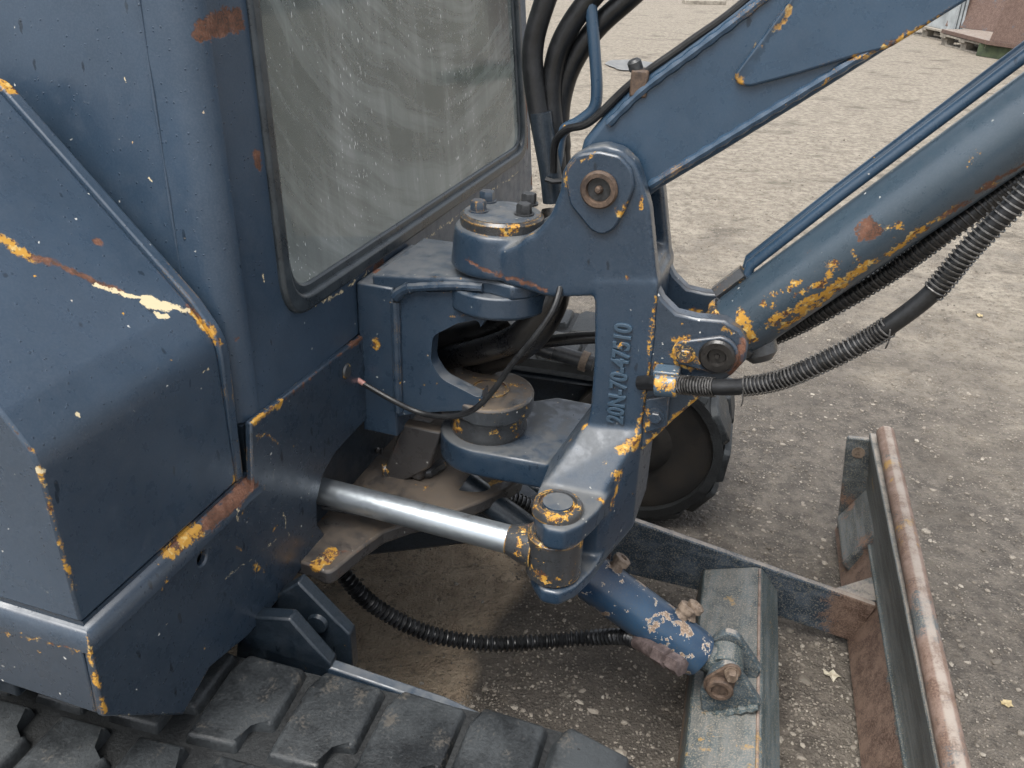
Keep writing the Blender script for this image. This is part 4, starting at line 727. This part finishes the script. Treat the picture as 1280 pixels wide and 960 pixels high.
# hose with wire spring below the cylinder, and the long looping one
h1 = spline([(-0.0039, 1.2, 0.7827), (0.0396, 1.19, 0.8192), (0.0924, 1.18, 0.8708), (0.1403, 1.17, 0.923), (0.1831, 1.16, 0.9775), (0.2376, 1.16, 1.0407), (0.3217, 1.16, 1.144), (0.4185, 1.16, 1.2837)], 10)
b = NB(); tube(b, resample(h1, .01), .0112, 12); H1 = part('guarded_hose', b, M_hose)
b = NB(); helix(b, h1, .0132, .0013, .0068); part('spring_guard', b, M_bwire, H1)
h2px = [(-0.1582, 1.1, 0.7324), (-0.1006, 1.075, 0.7524), (-0.0525, 1.06, 0.7658), (-0.0174, 1.05, 0.779), (0.0245, 1.04, 0.8014), (0.0701, 1.03, 0.8404), (0.1121, 1.025, 0.8799), (0.1308, 1.02, 0.9026), (0.1643, 1.015, 0.9503), (0.1895, 1.01, 1.0092), (0.2244, 1.005, 1.0751), (0.2751, 1.0, 1.1726), (0.3517, 1.0, 1.31)]
h2 = resample(spline(h2px, 10), .004)
def cut(P, u0, u1):                                        # piece of the path between two of its control points
    def near(q): return min(range(len(P)), key=lambda i: (P[i]-Vector(q)).length)
    return P[near(u0):near(u1)+1]
b = NB(); tube(b, h2[::2], .0108, 14); H2 = part('guarded_hose', b, M_hose)
for a_, c_, jt, ptc in ((h2px[1], h2px[2], .35, .0050), (h2px[3], h2px[7], .12, .0058), (h2px[8], h2px[-1], .12, .0062)):
    b = NB(); helix(b, cut(h2, a_, c_), .0128, .0011, ptc, jit=jt); part('spring_guard', b, M_wire, H2)
for a_ in (h2px[3], h2px[7]):
    e = Vector(a_); b = NB(); tube(b, [e+Vector((0, -.012, 0)), e+Vector((.002, -.010, -.016)), e+Vector((.001, -.006, -.026))], .0010, 6); part('wire_end', b, M_wire, H2)

# ---------------------------------------------------------------- UNDERCARRIAGE (four degrees off the upper body)
def upart(name, b, m_, parent=None, **k): toU(b); return part(name, b, m_, parent, **k)
def make_track(l0, l1, lug_parent_name='track'):
    RO = .195; c0, c1 = -1.85, -.118; zc_ = RO+.016
    path = []
    nA = 22
    for i in range(nA+1): a = math.pi/2-math.pi*i/nA; path.append((c1+RO*math.cos(a), zc_+RO*math.sin(a)))
    for i in range(nA+1): a = -math.pi/2-math.pi*i/nA; path.append((c0+RO*math.cos(a), zc_+RO*math.sin(a)))
    inner = []
    for (x, z) in path:
        cx = min(max(x, c0), c1); d = Vector((x-cx, z-zc_)); d = d*((RO-.022)/RO); inner.append((cx+d.x, zc_+d.y))
    b = NB(); n = len(path)
    va = [[b.verts.new((x, l, z)) for (x, z) in p] for p, l in ((path, l0), (path, l1), (inner, l1), (inner, l0))]
    for i in range(n):
        j = (i+1) % n
        for A_, B_ in ((0, 1), (1, 2), (2, 3), (3, 0)): b.faces.new((va[A_][i], va[A_][j], va[B_][j], va[B_][i]))
    tk = upart('rubber_track', b, M_band)
    # tread lugs
    P = [Vector((p[0], 0, p[1])) for p in path]; P.append(P[0]); tot = sum((b_-a_).length for a_, b_ in zip(P[:-1], P[1:]))
    N = 44; pit = tot/N; wd = l1-l0; hw = wd/2
    def lugmesh(side):
        L0 = pit*.472
        f = [(-L0, .006), (L0-.030, .006), (L0-.030, .042), (L0, .046), (L0, hw-.006), (-L0+.012, hw), (-L0, hw-.03)]
        f = [(x, y*side) for x, y in f]; bb = NB(); lo = [bb.verts.new((x, y, -.002)) for x, y in f]
        cx = sum(x for x, y in f)/len(f); cy = sum(y for x, y in f)/len(f)
        hi = [bb.verts.new((cx+(x-cx)*.90, cy+(y-cy)*.95, .0145)) for x, y in f]
        bb.faces.new(list(reversed(hi))); bb.faces.new(lo)
        for i in range(len(f)): j = (i+1) % len(f); bb.faces.new((lo[j], lo[i], hi[i], hi[j]))
        bmesh.ops.bevel(bb, geom=[e for e in bb.edges if e.verts[0].co.z > .01 or e.verts[1].co.z > .01], offset=.005, segments=3, affect='EDGES', profile=.55)
        bmesh.ops.recalc_face_normals(bb, faces=bb.faces); me = bpy.data.meshes.new('tread_lug'); bb.to_mesh(me); bb.free(); me.materials.append(M_lugr); me.shade_smooth(); me.set_sharp_from_angle(angle=math.radians(30)); return me
    ms = {s: lugmesh(s) for s in (-1, 1)}
    def at(x):
        x %= tot
        for a_, b_ in zip(P[:-1], P[1:]):
            L = (b_-a_).length
            if x <= L: return a_.lerp(b_, x/max(L, 1e-9))
            x -= L
    for i in range(N):
        for s in (-1, 1):
            x = (i+(.5 if s > 0 else 0))*pit
            p = at(x); cx = min(max(p.x, c0), c1); nn = Vector((p.x-cx, 0, p.z-zc_)).normalized(); tt = Vector((nn.z, 0, -nn.x))
            q = u2s((p.x, (l0+l1)/2, p.z))-O; ny = u2s(nn); ty = u2s(tt); ly = u2s((0, 1, 0))
            o = bpy.data.objects.new('tread_lug', ms[s]); col.objects.link(o); o.parent = tk
            jt = lambda: rng.uniform(-.035, .035)
            o.matrix_local = Matrix(((ty.x, ly.x, ny.x, q.x), (ty.y, ly.y, ny.y, q.y), (ty.z, ly.z, ny.z, q.z), (0, 0, 0, 1))) @ Matrix.Rotation(jt(), 4, 'Z') @ Matrix.Rotation(jt()*.6, 4, 'X') @ Matrix.Diagonal((1+jt(), 1+jt()*.4, 1+jt()*3, 1))
    b = NB(); lathe(b, (c1, l0+.016, zc_), (0, 1, 0), [(.045, -.006), (.060, -.006), (.078, .006), (.130, .004), (.150, -.002), (.1722, 0), (.1722, wd-.06), (.15, wd-.06), (.0, wd-.05)], 40); upart('idler_wheel', b, M_dust)
    b = NB(); lathe(b, (c0, l0+.03, zc_), (0, 1, 0), [(.0, 0), (.152, 0), (.160, .01), (.160, wd-.06), (.0, wd-.06)], 30); upart('drive_sprocket', b, M_dust)
    b = NB(); box(b, c0, c1-.12, l0+.07, l1-.07, .11, .33); upart('track_frame', b, M_dark, bevel=.01)
make_track(.470, .768)
make_track(1.785, 2.083)
# x-frame
b = NB(); prism(b, [[-0.653, 1.1225], [-0.2318, 1.3442]]+[(-.55, 1.60), (-1.5, 1.60), (-1.5, .72), (-.75, .72)], 'z', .26, .33); upart('cross_frame', b, M_dark, bevel=.006)
for l_, pl in ((.855, [(-0.5001, 0.4762), (-0.4268, 0.3985), (-0.4256, 0.3309), (-0.486, 0.2099), (-0.5756, 0.2506), (-0.5711, 0.4113)]), (.80, [(-0.5608, 0.4474), (-0.4855, 0.4615), (-0.4311, 0.3926), (-0.4335, 0.3557), (-0.4803, 0.2719), (-0.5913, 0.3023)])):
    b = NB(); prism(b, pl, 'l', l_, l_+.022); upart('arm_ear', b, M_dark, bevel=.003)
pe = (-0.4737, 0.855, 0.4099)
b = NB(); lathe(b, (pe[0], .8545, pe[2]), (0, -1, 0), [(.016, 0), (.014, .006), (0, .007)], 16); upart('arm_pin', b, M_dark)
# dozer frame: two arms, cross beam
fa = [(-0.3515, 0.2605), (-0.1276, 0.2183), (0.4086, 0.1085), (0.3801, 0.0085), (0.2496, 0.0326), (0.073, 0.0634), (-0.1146, 0.0738), (-0.3449, 0.0719)]
b = NB(); prism(b, fa, 'l', 1.5, 1.517); ARM = upart('blade_arm', b, M_arm, bevel=.003)
na = [(-0.5301, 0.3972), (-0.4291, 0.3872), (-0.274, 0.3649), (-0.1065, 0.3155), (0.076, 0.2051), (0.0695, 0.0785), (-0.1109, 0.2003), (-0.286, 0.2866), (-0.5386, 0.3181)]
b = NB(); prism(b, na, 'l', .800, .818); upart('blade_arm', b, M_mount, bevel=.003)
cb = [(.058, .040), (.064, .125), (.164, .155), (.178, .155), (.216, .105), (.216, .030)]
b = NB(); prism(b, cb, 'l', .82, 1.4985); upart('blade_beam', b, M_cross, bevel=.004)
b = NB(); tube(b, [Vector((.1725, .83, .1555)), Vector((.1725, 1.49, .1555))], .0028, 8); upart('weld_bead', b, M_tube)
# blade
bs = [(.372, .004), (.412, .108), (.418, .120), (.410, .20), (.394, .285), (.422, .285), (.446, .20), (.454, .09), (.430, .004)]
b = NB(); prism(b, bs, 'l', .50, 1.90); BL = upart('dozer_blade', b, M_blade, bevel=.003)
b = NB(); tube(b, [Vector((.409, .50, .300)), Vector((.416, 1.2, .300)), Vector((.424, 1.878, .300))], .0195, 20); upart('blade_top_tube', b, M_tube, BL)
b = NB(); tube(b, [Vector((.4125, .5, .112)), Vector((.4125, 1.86, .112))], .0042, 8); upart('weld_bead', b, M_cross, BL)
ep = [(0.3477, 0.2706), (0.4477, 0.2763), (0.4697, 0.1779), (0.5031, 0.028), (0.4453, -0.0633), (0.3781, -0.0001)]
for l_ in (1.885, .505):
    b = NB(); prism(b, fillet(ep, .006, 2), 'l', l_, l_+.014); upart('blade_end_plate', b, M_end, BL, bevel=.003)
eh = (0.3795, 1.8845, 0.2356)
b = NB(); lathe(b, (eh[0], 1.8850, eh[2]), (0, -1, 0), [(.0145, -.001), (.0145, .0012), (0, .0012)], 22); upart('end_plate_hole', b, M_rustb, BL)
b = NB(); prism(b, [(0.4094, 0.1329), (0.4531, 0.208), (0.4962, 0.0149), (0.4875, -0.0834), (0.3663, 0.0504)], 'l', 1.70, 1.884); upart('blade_gusset', b, M_end, BL, bevel=.006)
b = NB(); prism(b, [[0.3219, 1.5302], [0.4097, 1.5982], [0.4132, 1.5225], [0.3862, 1.5144]], 'z', .098, .108); upart('blade_gusset', b, M_end, BL, bevel=.002)

# dozer cylinder
D0 = Vector([-0.155, 1.175, 0.3341]); D1 = Vector([0.0639, 1.162, 0.2068]); dd_ = (D1-D0).normalized(); DL = (D1-D0).length
b = NB(); lathe(b, D0-dd_*.10, dd_, [(.038, 0), (.0410, .01), (.0415, DL+.09), (.038, DL+.105), (.030, DL+.108)], 40); DZ = upart('dozer_cylinder', b, M_doz)
b = NB(); lathe(b, D0-dd_*.24, dd_, [(.024, 0), (.024, .16)], 24); upart('dozer_cylinder_rod', b, M_dark)
nrm = Vector((.45, .25, .85)); nrm = (nrm-dd_*nrm.dot(dd_)).normalized()
for k, f_ in ((0, .20), (1, .74), (2, .80)):
    q = D0+dd_*DL*f_+nrm*.0365+Vector((0, .012*(k == 2), .004*(k == 2)))
    b = NB(); lathe(b, q, nrm, [(.017, 0), (.012, .006), (.011, .013), (.015, .014), (.015, .024), (.012, .026), (.006, .026), (.005, .022), (0, .022)], 18); upart('cylinder_port', b, M_rustb, DZ)
q = D0+dd_*DL*.10+nrm*.0365
b = NB(); tube(b, [q+Vector((0, .02, -.02)), q+Vector((0, .02, .022))], .013, 6); upart('cylinder_port', b, M_purple, DZ)
# end eye and clevis on the beam
D2 = Vector([0.1103, 1.13, 0.2003])
b = NB(); tube(b, [D1+dd_*.0, D2+Vector((0, .03, 0))], .024, 20); lathe(b, D2+Vector((0, .012, 0)), (0, 1, 0), [(.028, 0), (.031, .003), (.031, .04), (.028, .043)], 30); upart('cylinder_eye', b, M_cross, DZ)
cl = fillet([(0.0875, 0.11), (0.0755, 0.1706), (0.0857, 0.2211), (0.1044, 0.2443), (0.1268, 0.2401), (0.1753, 0.1751), (0.1708, 0.1551)], [0, .01, .03, .03, .03, .005, 0], 5)
for l_ in (1.112, 1.188):
    b = NB(); prism(b, cl, 'l', l_, l_+.016); CL = upart('clevis_plate', b, M_clev, None, bevel=.003)
    if l_ < 1.15: CL0 = CL
cc_ = (0.1047, 1.11, 0.2006); cb_ = (0.1186, 1.11, 0.237)
kp = [(cc_[0]+.027*math.cos(a), cc_[2]+.027*math.sin(a)) for a in np.linspace(math.pi*.75, math.pi*1.75, 14)]+[(cb_[0]+.015*math.cos(a), cb_[2]+.015*math.sin(a)) for a in np.linspace(-math.pi*.25, math.pi*.75, 8)]
b = NB(); prism(b, kp, 'l', 1.105, 1.1115); upart('keeper_plate', b, M_drust, CL0, bevel=.002)
b = NB(); lathe(b, (cc_[0], 1.1055, cc_[2]), (0, -1, 0), [(.022, 0), (.022, .008), (.019, .0105), (.014, .0105), (.013, .006), (0, .006)], 30); upart('clevis_pin', b, M_drust, CL0)
b = NB(); hexbolt(b, (cb_[0], 1.1055, cb_[2]), (0, -1, 0), .010, .012, .012); upart('bolt', b, M_rustb, CL0)
b = NB(); tube(b, resample(spline([[0.0889, 1.108, 0.1254], [0.128, 1.108, 0.1472], [0.1709, 1.108, 0.1717]]), .005), lambda u, i: .0065+.0018*math.sin(i*1.7), 8); upart('weld_bead', b, M_cross, CL0)
# ribbed hose to the dozer cylinder
h3 = resample(spline([(-0.6207, 0.9674, 0.4), (-0.588, 0.9812, 0.36), (-0.5576, 0.9924, 0.31), (-0.5264, 1.0086, 0.27), (-0.4783, 1.0297, 0.23), (-0.4236, 1.0573, 0.2), (-0.355, 1.0927, 0.18), (-0.2804, 1.1377, 0.17), (-0.2074, 1.1645, 0.18), (-0.1456, 1.1508, 0.215), (-0.1152, 1.128, 0.235)], 10), .0016)
b = NB(); tube(b, h3, lambda u, i: (.0118+.0030*math.sin(i*.0016/.0092*2*math.pi)) , 12); H3 = part('ribbed_hose', b, M_hose)
hf = [(-0.1181, 1.1289, 0.235), (-0.0791, 1.1003, 0.248), (-0.0394, 1.073, 0.258)]; f0, f1, f2 = [Vector(q) for q in hf]; fd = (f2-f0).normalized(); FL = (f2-f0).length
b = NB(); lathe(b, f0, fd, [(.0135, 0), (.0135, FL*.42), (.010, FL*.44), (.010, FL*.5)], 18); part('hose_ferrule', b, M_purple, H3)
b = NB(); lathe(b, f0+fd*FL*.48, fd, [(.017, 0), (.017, FL*.24), (.012, FL*.26), (.012, FL*.34)], 6); part('hose_nut', b, M_purple, H3)
b = NB(); lathe(b, f0+fd*FL*.80, fd, [(.016, 0), (.016, FL*.24), (.012, FL*.26)], 6); part('elbow_fitting', b, M_purple, H3)
# coil-guarded hose below the floor plate
h4 = spline([(-0.4862, 1.1928, 0.36), (-0.4397, 1.2317, 0.36), (-0.4088, 1.2857, 0.35), (-0.3698, 1.3035, 0.33), (-0.3107, 1.3217, 0.3)], 10)
b = NB(); tube(b, resample(h4, .008), .013, 12); H4 = part('guarded_hose', b, M_ohose)
b = NB(); helix(b, h4, .0150, .0014, .008); part('spring_guard', b, M_wire, H4)

# ---------------------------------------------------------------- YARD behind: pallets, skip, bearer, panel, plank
def thing(name, label, cat, loc, rz=0, group=None):
    o = bpy.data.objects.new(name, None); col.objects.link(o); o.location = loc; o.rotation_euler = (0, 0, rz); o['label'] = label; o['category'] = cat
    if group: o['group'] = group
    return o
def wpart(name, b, m_, parent, bevel=0.): 
    bmesh.ops.recalc_face_normals(b, faces=b.faces); me = bpy.data.meshes.new(name); b.to_mesh(me); b.free(); return link(name, me, m_, parent, bevel)
M_wood = plain('pallet_wood', (.16, .14, .115), (.34, .31, .26), .8, scale=12)
M_green = plain('mossy_timber', (.030, .042, .026), (.075, .095, .050), .85, scale=9)
M_skip = oldsteel('skip_steel', .0, .1, rustc=((.050, .024, .020), (.095, .058, .046)))
M_sheet = plain('grey_sheet', (.22, .24, .25), (.38, .41, .42), .5, scale=5)
def wbox(b, x0, x1, y0, y1, z0, z1): box(b, x0, x1, y0, y1, z0, z1)
def pallet(label, x, y, rz):
    p = thing('pallet', label, 'pallet', (x, y, -.008), rz, 'wooden pallets at the yard edge')
    for i in range(5): b = NB(); wbox(b, -.6, .6, -.5+i*.215, -.36+i*.215, .122, .144); wpart('deck_board', b, M_wood, p)
    for i in range(3):
        for j in range(3): b = NB(); wbox(b, -.6+i*.5275, -.455+i*.5275, -.5+j*.43, -.40+j*.43, .022, .10); wpart('block', b, M_wood, p)
    for j in range(3): b = NB(); wbox(b, -.6, .6, -.5+j*.43, -.40+j*.43, 0, .022); wpart('bottom_board', b, M_wood, p)
    for i in range(3): b = NB(); wbox(b, -.6+i*.5275, -.455+i*.5275, -.5, .5, .1, .122); wpart('stringer_board', b, M_wood, p)
pallet('grey wooden pallet under the lip of the rusty steel skip', 6.38, 12.20, math.radians(92))
pallet('grey wooden pallet further back carrying the pale panels', 6.50, 13.75, math.radians(97))
st = thing('timber_bearer', 'dark mossy green timber bearer under the near side of the rusty skip', 'timber', (5.86, 11.68, -.008), math.radians(-66))
b = NB(); wbox(b, 0, 2.2, 0, .14, 0, .148); wpart('beam', b, M_green, st, .008)
b = NB(); wbox(b, .1, 2.2, .75, .89, 0, .148); wpart('beam', b, M_green, st, .008)
skp = thing('steel_skip', 'rusty brown open steel skip standing on pallet and timber', 'skip', (5.87, 11.5, .142), 0)
def wall(name, p, q, h, top0, top1, th=.014):               # upright plate from p to q, its top edge pushed along and out
    p = Vector(p); q = Vector(q); d = (q-p).normalized(); n = Vector((-d.y, d.x, 0))*th
    b = NB(); pts = [p, q, q+Vector(top1)+Vector((0, 0, h)), p+Vector(top0)+Vector((0, 0, h))]
    v0 = [b.verts.new(x) for x in pts]; v1 = [b.verts.new(x+n) for x in pts]
    b.faces.new(v0); b.faces.new(list(reversed(v1)))
    for k in range(4): b.faces.new((v0[k], v0[(k+1) % 4], v1[(k+1) % 4], v1[k]))
    wpart(name, b, M_skip, skp, .002)
b = NB(); prism(b, [(.0, 1.30), (0, -.01), (.55, -1.1), (1.9, -.5), (1.4, 1.5)], 'z', .001, .05); wpart('floor_plate', b, M_skip, skp, .004)
wall('side_plate', (.01, -.02, .052), (.62, -1.25, .052), .95, (.16, -.02, 0), (.16, -.02, 0))
wall('back_plate', (.24, 1.75, .052), (1.5, -.3, .052), .95, (.25, .1, 0), (.25, .1, 0))
shp = thing('panel_stack', 'pale grey sheet panels standing in a stack on the back pallet', 'panel', (6.25, 13.55, .138), math.radians(92))
for i in range(3): b = NB(); prism(b, [(-.5, .05*i), (.45, .05*i), (.45, .05*i+.03), (-.5, .05*i+.03)], 'z', 0, .55-.08*i); wpart('panel', b, M_sheet, shp, .003)
pk = (3.7281, 18.3263, 0.0)
b = NB(); wbox(b, -.42, .42, -.09, .09, 0, .07); o = wpart('plank', b, M_wood, None, .006); o.location = (pk[0], pk[1], -.006); o.rotation_euler = (0, 0, .25); o['label'] = 'short weathered plank lying alone on the far gravel'; o['category'] = 'plank'
# silt-grey puddle crust and leaves
M_puddle = plain('silt_puddle', (.05, .05, .05), (.20, .195, .185), .3, scale=16, fine=60, bump=.1)
pq = (1.3218, 9.6704, 0.0)
b = NB(); vs_ = [b.verts.new((pq[0]+.30*math.cos(a)*(1+.25*mnoise.noise((math.cos(a)*2, math.sin(a)*2, 4))), pq[1]+.42*math.sin(a)*(1+.3*mnoise.noise((math.cos(a)*2, math.sin(a)*2, 9))), .004)) for a in np.linspace(0, 6.2, 28)]; b.faces.new(vs_)
o = wpart('puddle', b, M_puddle, None); o['kind'] = 'structure'; o['label'] = 'small grey silty puddle behind the hoses'
M_leaf = plain('dead_leaf', (.26, .20, .10), (.44, .36, .21), .7, scale=50)
M_leaf2 = plain('pale_leaf', (.34, .30, .22), (.50, .46, .37), .7, scale=50)
def leaf(p, r, m_, label, sd):
    rs2 = random.Random(sd); b = NB(); c0_ = b.verts.new((0, 0, r*.15)); ring = []
    n2 = 11
    for i in range(n2):
        a = 2*math.pi*i/n2; q = r*(1.0 if i % 2 else .78)*rs2.uniform(.8, 1.15); ring.append(b.verts.new((q*math.cos(a), q*.75*math.sin(a), r*rs2.uniform(0, .4))))
    for i in range(n2): b.faces.new((c0_, ring[i], ring[(i+1) % n2]))
    ex = bmesh.ops.extrude_face_region(b, geom=b.faces[:]); bmesh.ops.translate(b, verts=[v for v in ex['geom'] if isinstance(v, bmesh.types.BMVert)], vec=(0, 0, -.0008))
    o = wpart('fallen_leaf', b, m_, None); o.location = (p[0], p[1], gh(p[0], p[1])+.003); o.rotation_euler = (0, 0, rs2.uniform(0, 6)); o['label'] = label; o['category'] = 'leaf'; o['group'] = 'dead leaves on the gravel'
leaf((0.6785, 1.2739, 0.0), .018, M_leaf2, 'pale ragged leaf on the ground between beam and blade', 1)
leaf((0.9995, 1.2152, 0.0), .013, M_leaf, 'curled yellow leaf on dark gravel outside the blade', 2)
leaf((1.8731, 3.1671, 0.0), .018, M_leaf, 'small yellow leaf on the gravel right of the looping hose', 3)
